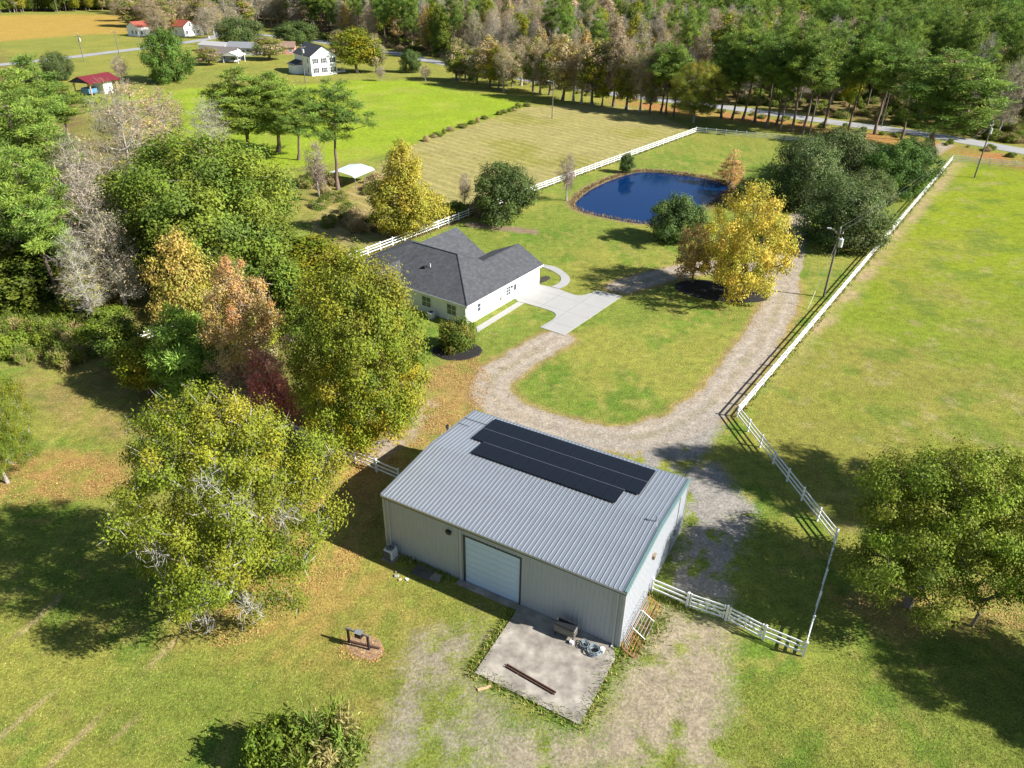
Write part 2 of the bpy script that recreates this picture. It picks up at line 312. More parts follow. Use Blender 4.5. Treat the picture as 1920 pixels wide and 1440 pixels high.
    soil([(1000, 790), (1200, 830), (1340, 760), (1360, 790), (1330, 850), (1420, 960), (1370, 1120), (1260, 1120), (1290, 930), (1240, 880), (1050, 815)], 0.95, (0.26, 0.235, 0.20), 1.6, 0.25, 0.55)
    soil([(640, 840), (760, 770), (800, 735), (830, 760), (780, 830), (700, 880)], 0.7, GRAVEL, 1.0)
    soil([(770, 1180), (900, 1140), (945, 1150), (880, 1265), (960, 1310), (1000, 1400), (940, 1470), (660, 1470), (720, 1300)], 0.62, (0.25, 0.215, 0.168), 2.2, 0.15, 0.6)
    soil([(1230, 1130), (1360, 1160), (1390, 1260), (1370, 1470), (930, 1470), (880, 1330), (1100, 1370), (1180, 1230)], 0.72, SAND, 2.2, 0.15, 0.55)
    soil([(880, 415), (1012, 432), (1005, 440), (870, 424)], 0.9, (0.22, 0.16, 0.10), 0.5, 0.1, 0.4)
    # wheel tracks in the near pasture
    for pts, w in (([(60, 1470), (150, 1380), (240, 1290), (330, 1200)], 0.30), ([(-20, 1400), (60, 1330), (110, 1290)], 0.28), ([(0, 1220), (70, 1160), (110, 1120)], 0.3), ([(200, 1400), (300, 1300)], 0.2)):
        col = mixc(col, (0.40, 0.29, 0.16), sm(ldist(x, y, poly(pts)) + 0.25 * (c - 0.5), w, w * 0.35) * 0.7 * sm(b, 0.3, 0.5))
    # fence line strip behind the house, pond bank, mulch-side soil
    fl = ldist(wx, wy, poly([(1305, 247), (1010, 355), (690, 478)])); col = mixc(col, (0.30, 0.19, 0.09), sm(fl, 1.0, 0.3) * sm(y, 128, 112) * 0.7)
    d = sdist(x, y, POND) + 0.5 * (fbm(x, y, 1.2, 71) - 0.5); col = mixc(col, (0.24, 0.155, 0.085), sm(d, 1.7, 0.5) * 0.9); col = mixc(col, (0.06, 0.045, 0.03), sm(d, 0.1, -0.8))
    # mown stripes on the home lawn
    return col, grav, soilc
def ground_mat():
    m, n, l, b = new_mat('ground_cover')
    at = n.new('ShaderNodeAttribute'); at.attribute_name = 'col'; ag = n.new('ShaderNodeAttribute'); ag.attribute_name = 'grav'
    tc = n.new('ShaderNodeTexCoord')
    def nz(s, d=5, r=0.6):
        q = n.new('ShaderNodeTexNoise'); q.inputs['Scale'].default_value = s; q.inputs['Detail'].default_value = d; q.inputs['Roughness'].default_value = r; l.new(tc.outputs['Object'], q.inputs['Vector']); return q.outputs['Fac']
    def mr(v, a, b_, c, d):
        q = n.new('ShaderNodeMapRange'); q.inputs['From Min'].default_value = a; q.inputs['From Max'].default_value = b_; q.inputs['To Min'].default_value = c; q.inputs['To Max'].default_value = d; l.new(v, q.inputs['Value']); return q.outputs[0]
    fine = nz(5.5, 6, 0.78); mid = nz(1.1, 5, 0.65); big = nz(0.16, 4); clump = nz(2.7, 6, 0.8)
    def mul(a, s):
        q = n.new('ShaderNodeVectorMath'); q.operation = 'SCALE'; l.new(a, q.inputs[0]); l.new(s, q.inputs['Scale']); return q.outputs[0]
    def mix(f, a, b_):
        q = n.new('ShaderNodeMix'); q.data_type = 'RGBA'; l.new(f, q.inputs['Factor']); l.new(a, q.inputs['A'])
        if isinstance(b_, tuple): q.inputs['B'].default_value = (*b_, 1)
        else: l.new(b_, q.inputs['B'])
        return q.outputs['Result']
    v = mul(at.outputs['Color'], mr(fine, 0.30, 0.70, 0.35, 1.65)); v = mul(v, mr(mid, 0.3, 0.7, 0.72, 1.28)); v = mul(v, mr(big, 0.3, 0.7, 0.9, 1.1))
    v = mix(mr(clump, 0.52, 0.78, 0.0, 0.5), v, (0.34, 0.27, 0.09))            # straw thatch between the blades
    v = mix(mr(nz(1.7, 6, 0.8), 0.56, 0.78, 0.0, 0.55), v, (0.075, 0.125, 0.018))   # darker weed clumps
    # bare soil and stones, broken up by the turf
    as_ = n.new('ShaderNodeAttribute'); as_.attribute_name = 'soil'
    vo = n.new('ShaderNodeTexVoronoi'); vo.inputs['Scale'].default_value = 7; l.new(tc.outputs['Object'], vo.inputs['Vector'])
    gs = mul(as_.outputs['Color'], mr(vo.outputs['Color'], 0.0, 1.0, 0.72, 1.28)); gs = mul(gs, mr(fine, 0.3, 0.7, 0.7, 1.3)); gs = mul(gs, mr(mid, 0.3, 0.7, 0.8, 1.2))
    br = n.new('ShaderNodeMath'); br.operation = 'ADD'; l.new(ag.outputs['Fac'], br.inputs[0]); l.new(mr(nz(4.2, 8, 0.85), 0.25, 0.75, -0.5, 0.5), br.inputs[1])
    fac = mr(br.outputs[0], 0.26, 0.68, 0.0, 1.0)
    l.new(mix(fac, v, gs), b.inputs['Base Color']); b.inputs['Roughness'].default_value = 0.95; b.inputs['Specular IOR Level'].default_value = 0.1
    bp = n.new('ShaderNodeBump'); bp.inputs['Distance'].default_value = 0.14
    l.new(mr(fac, 0, 1, 0.95, 0.35), bp.inputs['Strength']); l.new(fine, bp.inputs['Height']); l.new(bp.outputs[0], b.inputs['Normal'])
    return m
M['ground'] = ground_mat()
def axis(a0, a1, step, lo, hi, g):
    c = list(np.arange(a0, a1, step)); s = step; v = c[-1]
    while v < hi: s = s * g; v += s; c.append(v)
    s = step; v = c[0]; L = []
    while v > lo: s = s * g; v -= s; L.append(v)
    return np.array(L[::-1] + c)
XS = axis(-36, 46, 0.33, -2600, 2600, 1.037); YS = axis(14, 84, 0.33, -400, 4200, 1.024)
gx, gy = np.meshgrid(XS, YS); fx_, fy_ = gx.ravel(), gy.ravel()
gcol, ggrav, gsoil = paint(fx_, fy_)
pd = sdist(fx_, fy_, POND)
gz = np.where(pd < 0.9, -0.9 * sm(pd, 0.9, -2.5), 0.0)
NX, NY = len(XS), len(YS); ii = (np.arange(NY - 1)[:, None] * NX + np.arange(NX - 1)[None, :]).ravel()
GF = np.stack([ii, ii + 1, ii + NX + 1, ii + NX], 1); GV = np.stack([fx_, fy_, gz], 1)
g = link('ground', np_mesh('ground', GV, GF, gcol, True, {'grav': ggrav}, gsoil), M['ground']); tag(g, 'grass and bare soil ground running out to the woods', 'ground', kind='structure')
def overlay(name, maskv, label, dz=0.004):
    fm = maskv[GF].all(1); fs = GF[fm]; u, inv = np.unique(fs, return_inverse=True)
    V = GV[u].copy(); V[:, 2] += dz
    o = link(name, np_mesh(name, V, inv.reshape(-1, 4), gcol[u], True, {'grav': ggrav[u]}, gsoil[u]), M['ground']); return tag(o, label, 'ground', kind='structure')
overlay('crop_field', sdist(fx_, fy_, FIELD) < 0.5, 'bright green field before the white house')
hay = overlay('hay_field', sdist(fx_, fy_, HAY) < 0.5, 'tan mown hay field with rows')
def hay_mat():
    m = M['ground'].copy(); m.name = 'mown_hay'; n = m.node_tree.nodes; l = m.node_tree.links; b = n['Principled BSDF']; src = b.inputs['Base Color'].links[0].from_socket
    tc = n.new('ShaderNodeTexCoord'); mp = n.new('ShaderNodeMapping'); mp.inputs['Rotation'].default_value = (0, 0, R_(-45)); l.new(tc.outputs['Object'], mp.inputs['Vector'])
    w = n.new('ShaderNodeTexWave'); w.inputs['Scale'].default_value = 0.13; w.inputs['Distortion'].default_value = 3.5; w.inputs['Detail'].default_value = 3; w.inputs['Detail Scale'].default_value = 0.6; l.new(mp.outputs[0], w.inputs['Vector'])
    n2 = n.new('ShaderNodeTexNoise'); n2.inputs['Scale'].default_value = 0.25; n2.inputs['Detail'].default_value = 5; l.new(tc.outputs['Object'], n2.inputs['Vector'])
    mr = n.new('ShaderNodeMapRange'); mr.inputs['From Min'].default_value = 0.55; mr.inputs['From Max'].default_value = 1.0; l.new(w.outputs['Fac'], mr.inputs['Value'])
    m2 = n.new('ShaderNodeMapRange'); m2.inputs['From Min'].default_value = 0.35; m2.inputs['From Max'].default_value = 0.62; m2.inputs['To Max'].default_value = 0.5; l.new(n2.outputs['Fac'], m2.inputs['Value'])
    mu = n.new('ShaderNodeMath'); mu.operation = 'MULTIPLY'; l.new(mr.outputs[0], mu.inputs[0]); l.new(m2.outputs[0], mu.inputs[1])
    mx = n.new('ShaderNodeMix'); mx.data_type = 'RGBA'; l.new(mu.outputs[0], mx.inputs['Factor']); l.new(src, mx.inputs['A']); mx.inputs['B'].default_value = (0.50, 0.40, 0.17, 1); l.new(mx.outputs['Result'], b.inputs['Base Color']); return m
hay.data.materials[0] = hay_mat()
overlay('ripe_field', sdist(fx_, fy_, CROP) < 2, 'orange ripe field in the distance')
overlay('gravel_driveway', (np.minimum(ldist(fx_, fy_, DRIVE), ldist(fx_, fy_, DRIVE2)) < 2.4), 'looping grey gravel driveway', 0.006)
overlay('paddock', sdist(fx_, fy_, PADDOCK) < -0.2, 'wide grass paddock beyond the long white fence', 0.004)
# water
def water_mat():
    m, n, l, b = new_mat('pond_water'); b.inputs['Base Color'].default_value = (0.001, 0.020, 0.085, 1); b.inputs['Roughness'].default_value = 0.05; b.inputs['IOR'].default_value = 1.33; b.inputs['Specular IOR Level'].default_value = 0.5
    tc = n.new('ShaderNodeTexCoord'); w = n.new('ShaderNodeTexNoise'); w.inputs['Scale'].default_value = 2.2; w.inputs['Detail'].default_value = 3; l.new(tc.outputs['Object'], w.inputs['Vector'])
    bp = n.new('ShaderNodeBump'); bp.inputs['Strength'].default_value = 0.25; bp.inputs['Distance'].default_value = 0.02; l.new(w.outputs['Fac'], bp.inputs['Height']); l.new(bp.outputs[0], b.inputs['Normal']); return m
pv_ = np.hstack([POND * 1.0, np.full((len(POND), 1), 0.0)]); cc = POND.mean(0)
pw = np.array([[*(cc + (q - cc) * 1.02), -0.30] for q in POND])
tag(link('pond', np_mesh('pond', np.vstack([pw, [[*cc, -0.30]]]), np.array([[i, (i + 1) % len(pw), len(pw)] for i in range(len(pw))])), water_mat()), 'deep blue pond in the front lawn', 'pond', kind='structure')
# roads
def ribbon(name, P, w, m, label, z=0.05):
    P = np.asarray(P); t = np.gradient(P, axis=0); t /= np.linalg.norm(t, axis=1)[:, None]; nn = np.stack([-t[:, 1], t[:, 0]], 1)
    V = np.vstack([np.hstack([P + nn * w / 2, np.full((len(P), 1), z)]), np.hstack([P - nn * w / 2, np.full((len(P), 1), z)])]); k = len(P)
    Fs = np.array([[i, i + k, i + k + 1, i + 1] for i in range(k - 1)]); return tag(link(name, np_mesh(name, V, Fs, smooth=True), m), label, 'road', kind='structure')
ribbon('road', ROAD, 6.4, M['asphalt'], 'grey country road in front of the tall woods')
ribbon('side_road', ROAD2, 6.0, M['asphalt'], 'grey road past the far red roofed buildings', 0.056)
# concrete
def sheet(name, P, z0, z1, m, label):
    b = MB(); b.prism([(q[0], q[1], 0) for q in P], (0, 0, z0), (0, 0, z1)); return tag(b.build(name, m), label, 'pavement', kind='structure')
def smooth_poly(P, it=2, keep=()):
    P = [np.array(q) for q in P]
    return np.array(P)
q5 = lambda L: poly([(680 + x / 3.692, 420 + y / 3.692) for x, y in L])
APRON = np.vstack([q5([(1040, 505), (1222, 420), (1300, 437), (1360, 452)]), spline(q5([(1360, 452), (1430, 480), (1490, 496), (1545, 490), (1622, 462)]), 0.4)[1:],
                   q5([(1798, 500), (1395, 772), (1228, 716)]), spline(q5([(1228, 716), (1285, 683), (1325, 655), (1338, 628), (1310, 606), (1255, 587)]), 0.4)[1:], q5([(1120, 548), (1078, 540)])])
sheet('concrete_driveway', APRON, -0.1, 0.05, M['concrete'], 'pale concrete parking apron beside the white house')
sheet('concrete_path', np.vstack([q5([(1074, 541), (1117, 549.5)]), q5([(794, 750), (786, 716)])]), -0.1, 0.045, M['concrete'], 'narrow concrete path along the house wall')
_out = spline(q5([(1262, 283), (1340, 300), (1410, 345), (1436, 385), (1418, 422), (1364, 450)]), 0.4); _in = spline(q5([(1240, 297), (1300, 320), (1360, 355), (1373, 385), (1352, 415), (1305, 434)]), 0.4)
def band(name, A, B, m, label, z=0.045):
    b = MB(); n = min(len(A), len(B)); ia = np.linspace(0, len(A) - 1, n).astype(int); ib = np.linspace(0, len(B) - 1, n).astype(int)
    for i in range(n - 1):
        b.add([(*A[ia[i]], z), (*A[ia[i + 1]], z), (*B[ib[i + 1]], z), (*B[ib[i]], z)], [(0, 1, 2, 3)])
    return tag(b.build(name, m), label, 'pavement', kind='structure')
band('curved_walk', _out, _in, M['concrete'], 'curved white walk round the garage end')
SLAB = poly([(978, 1131), (890, 1262.5), (1087.5, 1360.8), (1155, 1237), (1150, 1212)])
_sl = [barn_xy(11.15, -0.02), barn_xy(17.9, -0.02)]
SLAB = np.array([_sl[0], G(890, 1263)[:2], G(1087.5, 1361)[:2], G(1153, 1236)[:2], _sl[1]])
sheet('concrete_slab', SLAB, -0.1, 0.10, M['slab'], 'stained concrete slab in front of the metal barn')

# ------------------------------------------------------------------ vegetation
def tubes(P0, P1, r0, r1, k=5):
    d = P1 - P0; L = np.linalg.norm(d, axis=1)[:, None] + 1e-9; d = d / L
    ref = np.where(np.abs(d[:, 2:3]) > 0.9, np.array([[1.0, 0, 0]]), np.array([[0, 0, 1.0]])); u = np.cross(d, ref); u /= np.linalg.norm(u, axis=1)[:, None]; w = np.cross(d, u)
    a = np.arange(k) * 2 * np.pi / k; ring = u[:, None, :] * np.cos(a)[None, :, None] + w[:, None, :] * np.sin(a)[None, :, None]
    V = np.stack([P0[:, None, :] + ring * r0[:, None, None], P1[:, None, :] + ring * r1[:, None, None]], 1).reshape(-1, 3)
    b = (np.arange(len(P0)) * 2 * k)[:, None]; i = np.arange(k)[None, :]; j = (i + 1) % k
    F_ = np.stack([b + i, b + j, b + k + j, b + k + i], 2).reshape(-1, 4); return V, F_
def profile(shape, t):
    t = np.clip(t, 0, 1)
    if shape == 'round': return np.sqrt(np.clip(1 - ((t - 0.42) / 0.6) ** 2, 0, 1))
    if shape == 'oval': return np.sqrt(np.clip(1 - ((t - 0.38) / 0.64) ** 2, 0, 1)) * (1 - 0.15 * t)
    if shape == 'cone': return np.minimum(1, (t + 0.05) / 0.22) * (1.0 - 0.94 * t ** 1.5) ** 0.8
    if shape == 'spread': return np.sqrt(np.clip(1 - ((t - 0.35) / 0.67) ** 2, 0, 1)) ** 0.8
    if shape == 'pine': return (0.45 + 0.55 * np.sin(np.pi * np.clip(t * 0.9 + 0.12, 0, 1))) * np.where(t > 0.85, np.sqrt(np.clip((1.03 - t) / 0.18, 0, 1)), 1)
    if shape == 'column': return 0.55 + 0.45 * np.sin(np.pi * t)
    return np.ones_like(t)
def make_tree(seed, H, R, base=0.25, shape='round', ncl=70, clr=1.1, flat=0.75, nleaf=12000, ls=0.2, lw=0.6, pal=((0.07, 0.12, 0.02),), jit=0.14, trunk_r=None, inner=0.45,
              orient=0.0, lean=0.0, lobes=0.22, outer_pal=None, side=None, twigs=0, twig_col=(0.3, 0.26, 0.22), twig_len=1.0, tipbr=0.018, up=0.35, low_pal=None, bark='bark', stems=1):
    rng = np.random.default_rng(seed); zb = base * H; trunk_r = trunk_r or 0.022 * H + 0.03
    ph = rng.uniform(0, 6.28, 4); la = rng.uniform(0.5, 1, 4)
    def env(az, t): return R * profile(shape, t) * (1 + lobes * (la[0] * np.sin(2 * az + ph[0]) + la[1] * np.sin(3 * az + ph[1] + 4 * t) + la[2] * np.sin(5 * az + ph[2] - 7 * t)) / 2)
    # candidate clusters, best-candidate spacing
    C = []; tries = 0
    while len(C) < ncl:
        best = None; bd = -1
        for _ in range(6):
            t = rng.uniform(0, 1); az = rng.uniform(0, 6.2832); rho = rng.uniform(0, 1) ** inner; rr = max(0, env(az, t) - 0.55 * clr) * rho
            p = np.array([rr * math.cos(az), rr * math.sin(az), zb + t * (H - zb - 0.5 * clr)])
            if rng.uniform() > (profile(shape, np.array(t)) + 0.12): continue
            d = min([np.sum((p - q) ** 2) for q in C], default=9e9)
            if d > bd: bd = d; best = p
        if best is not None: C.append(best)
    C = np.array(C)
    # trunk(s)
    nt = 9; tops = (0.9 if shape in ('cone', 'pine', 'column') else 0.68) * H
    wv = rng.normal(0, 0.012 * H, (nt, 2)).cumsum(0) * 0.5; wv[0] = 0
    TN = np.stack([wv[:, 0] + lean * np.linspace(0, 1, nt) ** 1.5, wv[:, 1], np.linspace(0, tops, nt)], 1)
    C[:, 0] += lean * np.clip(C[:, 2] / H, 0, 1)
    TN_r = trunk_r * (1 - 0.86 * np.linspace(0, 1, nt) ** 0.9)
    nodes = [tuple(q) for q in TN]; par = list(range(-1, nt - 1)); cnt = [0] * nt
    order = np.argsort(np.hypot(C[:, 0], C[:, 1]) + 0.15 * C[:, 2])
    for i in order:
        N = np.array(nodes); dv = C[i] - N; d = np.linalg.norm(dv, axis=1)
        pen = np.where(N[:, 2] > C[i, 2] + 0.02 * H, 2.5 * (N[:, 2] - C[i, 2]), 0) + np.where(N[:, 2] < min(zb * 0.8, C[i, 2]) - 0.1, 4.0, 0) + np.where(np.arange(len(N)) < nt, 0, 0.25 * d)
        j = int(np.argmin(d + pen)); nodes.append(tuple(C[i])); par.append(j); cnt.append(0)
    N = np.array(nodes); m = np.zeros(len(N))
    for i in range(len(N) - 1, nt - 1, -1):
        m[i] += 1; 
        if par[i] >= nt: m[par[i]] += m[i]
    # second pass so that counts flow down in creation order
    P0, P1, r0, r1 = [], [], [], []
    for i in range(nt - 1): P0.append(N[i]); P1.append(N[i + 1]); r0.append(TN_r[i] * (1.35 if i == 0 else 1)); r1.append(TN_r[i + 1])
    for i in range(nt, len(N)):
        a, b = N[par[i]], N[i]; ra = min(tipbr * (1.2 + m[i]) ** 0.75 + 0.004 * H / 10, trunk_r * 0.55); rb = ra * 0.55
        L = np.linalg.norm(b - a); mid1 = a + (b - a) * 0.35 + np.array([0, 0, -0.06 * L]) + rng.normal(0, 0.04 * L, 3); mid2 = a + (b - a) * 0.7 + np.array([0, 0, -0.04 * L]) + rng.normal(0, 0.04 * L, 3)
        pts = [a, mid1, mid2, b]; rs = [ra, ra * 0.85, ra * 0.7, rb]
        for k in range(3): P0.append(pts[k]); P1.append(pts[k + 1]); r0.append(rs[k]); r1.append(rs[k + 1])
    TV, TF = tubes(np.array(P0), np.array(P1), np.array(r0), np.array(r1), 6)
    # leaves
    rc = clr * rng.uniform(0.65, 1.3, ncl); w = rc ** 2; w /= w.sum(); pal = np.array(pal)
    def quads(n, L0, asp, ori, cl_cols, cj, spread=1.0, shell=0.45):
        ci = rng.choice(ncl, n, p=w); d = rng.normal(0, 1, (n, 3)); d /= np.linalg.norm(d, axis=1)[:, None]
        rad = rng.uniform(0, 1, n) ** shell
        # ragged clump outline
        rag = 0.55 + 0.85 * vnoise(d[:, 0] * 2.1 + ci * 3.7, d[:, 1] * 2.1 + d[:, 2] * 1.7 + ci * 1.3, seed)
        pos = C[ci] + d * (rc[ci] * rad * rag)[:, None] * np.array([1, 1, flat]) * spread + rng.normal(0, 0.17, (n, 3)) * rc[ci][:, None]
        oc = C[ci] - np.array([lean * 0.5, 0, zb + 0.4 * (H - zb)]); oc /= np.linalg.norm(oc, axis=1)[:, None] + 1e-6; nr = d * 0.6 + oc * 0.4 + rng.normal(0, 0.38, (n, 3)) + np.array([0, 0, up]); nr /= np.linalg.norm(nr, axis=1)[:, None]
        tg = rng.normal(0, 1, (n, 3)); tg = tg * (1 - ori) + (d + np.array([0, 0, 0.25])) * ori * 2.0; tg -= nr * (tg * nr).sum(1)[:, None] * (1 - ori); tg /= np.linalg.norm(tg, axis=1)[:, None]
        bt = np.cross(nr, tg); bt /= np.linalg.norm(bt, axis=1)[:, None] + 1e-9; L = L0 * rng.uniform(0.6, 1.35, n)[:, None]
        V = np.stack([pos - tg * L * 0.5, pos + bt * L * asp * 0.5 - tg * L * 0.05, pos + tg * L * 0.5, pos - bt * L * asp * 0.5 - tg * L * 0.05], 1).reshape(-1, 3)
        base_c = cl_cols[ci] * np.exp(rng.normal(0, cj, (n, 1))) * np.exp(rng.normal(0, cj * 0.25, (n, 3)))
        return V, np.arange(n * 4).reshape(-1, 4), np.repeat(np.clip(base_c, 0, 0.9), 4, 0)
    ccol = pal[rng.integers(0, len(pal), ncl)] * (0.55 + 0.45 * rng.uniform(0, 1, (ncl, 1))) + 0.45 * pal[rng.integers(0, len(pal), ncl)] * (1 - 0.5) 
    if outer_pal is not None:
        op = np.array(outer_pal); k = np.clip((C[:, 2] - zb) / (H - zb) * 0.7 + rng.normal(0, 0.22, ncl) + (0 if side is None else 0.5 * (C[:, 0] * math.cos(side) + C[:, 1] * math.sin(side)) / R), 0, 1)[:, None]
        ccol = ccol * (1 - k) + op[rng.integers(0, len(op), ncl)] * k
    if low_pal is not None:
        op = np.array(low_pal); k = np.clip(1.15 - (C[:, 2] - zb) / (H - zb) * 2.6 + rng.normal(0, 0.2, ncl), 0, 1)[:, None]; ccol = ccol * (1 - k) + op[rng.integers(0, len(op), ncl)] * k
    VV, FF, CC = [], [], []
    if nleaf:
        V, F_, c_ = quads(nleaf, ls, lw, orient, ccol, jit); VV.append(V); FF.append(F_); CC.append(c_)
    if twigs:
        V, F_, c_ = quads(twigs, twig_len, 0.035 / max(twig_len, 0.3), 0.9, np.tile(np.array(twig_col), (ncl, 1)), 0.2, 1.0, 0.8); FF.append(F_ + sum(len(q) for q in VV)); VV.append(V); CC.append(c_)
    cm = np_mesh('crown', np.vstack(VV), np.vstack(FF), np.vstack(CC)); tm = np_mesh('trunk', TV, TF, smooth=True)
    cm.materials.append(M['needle'] if shape == 'pine' else M['leaf']); tm.materials.append(M[bark])
    return dict(trunk=tm, crown=cm, H=H, R=R)
GREEN = [(0.150, 0.205, 0.026), (0.105, 0.155, 0.022), (0.190, 0.225, 0.028)]
DARK = [(0.085, 0.130, 0.034), (0.110, 0.160, 0.038), (0.070, 0.110, 0.032)]
YGREEN = [(0.30, 0.29, 0.020), (0.22, 0.25, 0.018), (0.36, 0.30, 0.022), (0.17, 0.22, 0.018)]
YELLOW = [(0.52, 0.45, 0.06), (0.44, 0.40, 0.05), (0.30, 0.32, 0.04), (0.55, 0.42, 0.06)]
ORANGE = [(0.52, 0.35, 0.09), (0.48, 0.32, 0.09), (0.42, 0.36, 0.08)]
TANC = [(0.42, 0.33, 0.20), (0.46, 0.35, 0.21), (0.36, 0.31, 0.15)]
RED = [(0.70, 0.24, 0.20), (0.60, 0.20, 0.17), (0.70, 0.36, 0.26)]
PINE = [(0.19, 0.285, 0.045), (0.15, 0.24, 0.042), (0.25, 0.33, 0.048)]
GREYT = [(0.40, 0.34, 0.29), (0.33, 0.28, 0.24)]
PR = {}
def proto(key, **k):
    PR[key] = make_tree(**k)
def plant_at(key, name, xy, H, R, label, cat='tree', group=None, rz=None, z=0.0):
    p = PR[key]; rz = random.uniform(0, 6.28) if rz is None else rz
    e = empty(name, (xy[0], xy[1], z), rz, label, cat, group); s = R / p['R']; e.scale = (s, s, H / p['H'])
    for part in ('trunk', 'crown'): link(part, p[part], None, e)
    return e
def plant(key, name, bx, by, ty, wpx, label, cat='tree', group=None, rz=None, hmax=None):
    g_ = G(bx, by); H = HT(bx, by, ty); k = PJ(g_ + [0, 0, H * 0.6])[2]; Rr = wpx * 0.5 * k / FPX
    if hmax: H = min(H, hmax)
    return plant_at(key, name, g_[:2], H, Rr, label, cat, group, rz)
random.seed(4)
# hero trees (each its own mesh)
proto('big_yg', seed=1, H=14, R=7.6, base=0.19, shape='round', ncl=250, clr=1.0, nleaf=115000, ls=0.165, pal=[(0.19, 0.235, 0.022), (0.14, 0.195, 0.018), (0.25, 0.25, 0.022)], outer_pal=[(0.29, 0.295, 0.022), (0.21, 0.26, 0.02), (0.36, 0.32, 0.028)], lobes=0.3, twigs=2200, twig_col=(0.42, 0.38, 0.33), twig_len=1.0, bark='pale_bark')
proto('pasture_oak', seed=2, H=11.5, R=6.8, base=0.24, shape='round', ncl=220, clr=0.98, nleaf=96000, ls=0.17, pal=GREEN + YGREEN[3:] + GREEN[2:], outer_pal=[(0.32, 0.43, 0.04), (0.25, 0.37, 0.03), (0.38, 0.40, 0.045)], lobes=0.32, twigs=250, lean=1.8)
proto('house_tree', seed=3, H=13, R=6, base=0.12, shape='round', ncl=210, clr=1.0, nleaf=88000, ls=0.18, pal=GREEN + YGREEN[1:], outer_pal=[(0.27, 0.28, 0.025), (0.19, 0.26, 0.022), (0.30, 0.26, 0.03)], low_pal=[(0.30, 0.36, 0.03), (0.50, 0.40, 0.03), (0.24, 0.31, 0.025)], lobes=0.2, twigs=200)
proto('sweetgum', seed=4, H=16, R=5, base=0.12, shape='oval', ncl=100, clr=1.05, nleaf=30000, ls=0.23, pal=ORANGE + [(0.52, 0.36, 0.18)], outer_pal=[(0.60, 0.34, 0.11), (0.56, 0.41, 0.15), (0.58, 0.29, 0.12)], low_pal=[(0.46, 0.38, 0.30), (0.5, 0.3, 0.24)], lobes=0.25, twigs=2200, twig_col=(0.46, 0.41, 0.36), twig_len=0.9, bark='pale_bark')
proto('orange_maple', seed=5, H=13, R=5, base=0.15, shape='oval', ncl=95, clr=1.2, nleaf=21000, ls=0.28, pal=ORANGE + YGREEN[:1], outer_pal=ORANGE, lobes=0.25, twigs=300)
proto('red_maple', seed=6, H=6, R=3, base=0.05, shape='oval', ncl=55, clr=0.85, nleaf=9000, ls=0.22, pal=RED, lobes=0.3, twigs=500, twig_col=(0.40, 0.34, 0.30))
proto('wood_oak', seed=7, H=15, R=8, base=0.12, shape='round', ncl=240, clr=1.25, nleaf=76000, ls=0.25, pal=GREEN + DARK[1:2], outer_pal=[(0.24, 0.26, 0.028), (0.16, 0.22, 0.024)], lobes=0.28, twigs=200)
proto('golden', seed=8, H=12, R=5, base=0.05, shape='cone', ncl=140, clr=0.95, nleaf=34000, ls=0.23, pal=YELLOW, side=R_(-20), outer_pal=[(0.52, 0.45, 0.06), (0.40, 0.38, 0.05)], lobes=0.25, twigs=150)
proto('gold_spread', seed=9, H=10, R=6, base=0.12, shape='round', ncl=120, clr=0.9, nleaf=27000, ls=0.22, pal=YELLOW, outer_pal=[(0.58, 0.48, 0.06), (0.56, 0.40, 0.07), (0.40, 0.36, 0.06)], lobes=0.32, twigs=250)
proto('brown_small', seed=10, H=6, R=3.4, base=0.2, shape='round', ncl=50, clr=0.8, nleaf=6500, ls=0.25, pal=[(0.46, 0.30, 0.08), (0.40, 0.30, 0.09)], twigs=900, twig_col=(0.40, 0.32, 0.22), twig_len=0.8)
proto('live_oak', seed=11, H=7, R=4.5, base=0.08, shape='round', ncl=100, clr=0.95, nleaf=26000, ls=0.24, pal=DARK, outer_pal=[(0.14, 0.19, 0.045), (0.10, 0.15, 0.038)], lobes=0.4)
proto('live_oak2', seed=12, H=8, R=6, base=0.10, shape='spread', ncl=120, clr=1.2, nleaf=30000, ls=0.27, pal=DARK + [(0.12, 0.14, 0.05)], outer_pal=[(0.15, 0.195, 0.055), (0.19, 0.22, 0.07)], lobes=0.3, twigs=500, twig_col=(0.26, 0.25, 0.2))
proto('bright_oak', seed=13, H=8, R=5, base=0.05, shape='round', ncl=95, clr=1.0, nleaf=27000, ls=0.25, pal=[(0.085, 0.16, 0.028), (0.11, 0.195, 0.03)], lobes=0.38)
proto('cypress', seed=14, H=8, R=3, base=0.10, shape='cone', ncl=70, clr=0.7, flat=0.3, nleaf=6500, ls=0.28, lw=0.3, pal=[(0.46, 0.29, 0.10), (0.52, 0.34, 0.13)], lobes=0.15, bark='pale_bark')
for i in range(4):
    proto('pine%d' % i, seed=20 + i, H=22, R=4.2, base=(0.40, 0.46, 0.25, 0.52)[i], shape='pine', ncl=(100, 76, 125, 70)[i], clr=1.0, flat=0.5, nleaf=(21000, 16500, 26000, 15000)[i], ls=0.46, lw=0.2, pal=PINE, inner=0.7, trunk_r=0.28, lobes=0.5, orient=0.75, bark='pine_bark', tipbr=0.03, up=0.7)
proto('young_pine', seed=26, H=9, R=3.4, base=0.10, shape='pine', ncl=64, clr=1.0, flat=0.65, nleaf=22000, ls=0.4, lw=0.2, pal=[(0.19, 0.30, 0.045), (0.24, 0.36, 0.05)], inner=0.5, trunk_r=0.14, orient=0.6, bark='pine_bark', lobes=0.3, up=0.6)
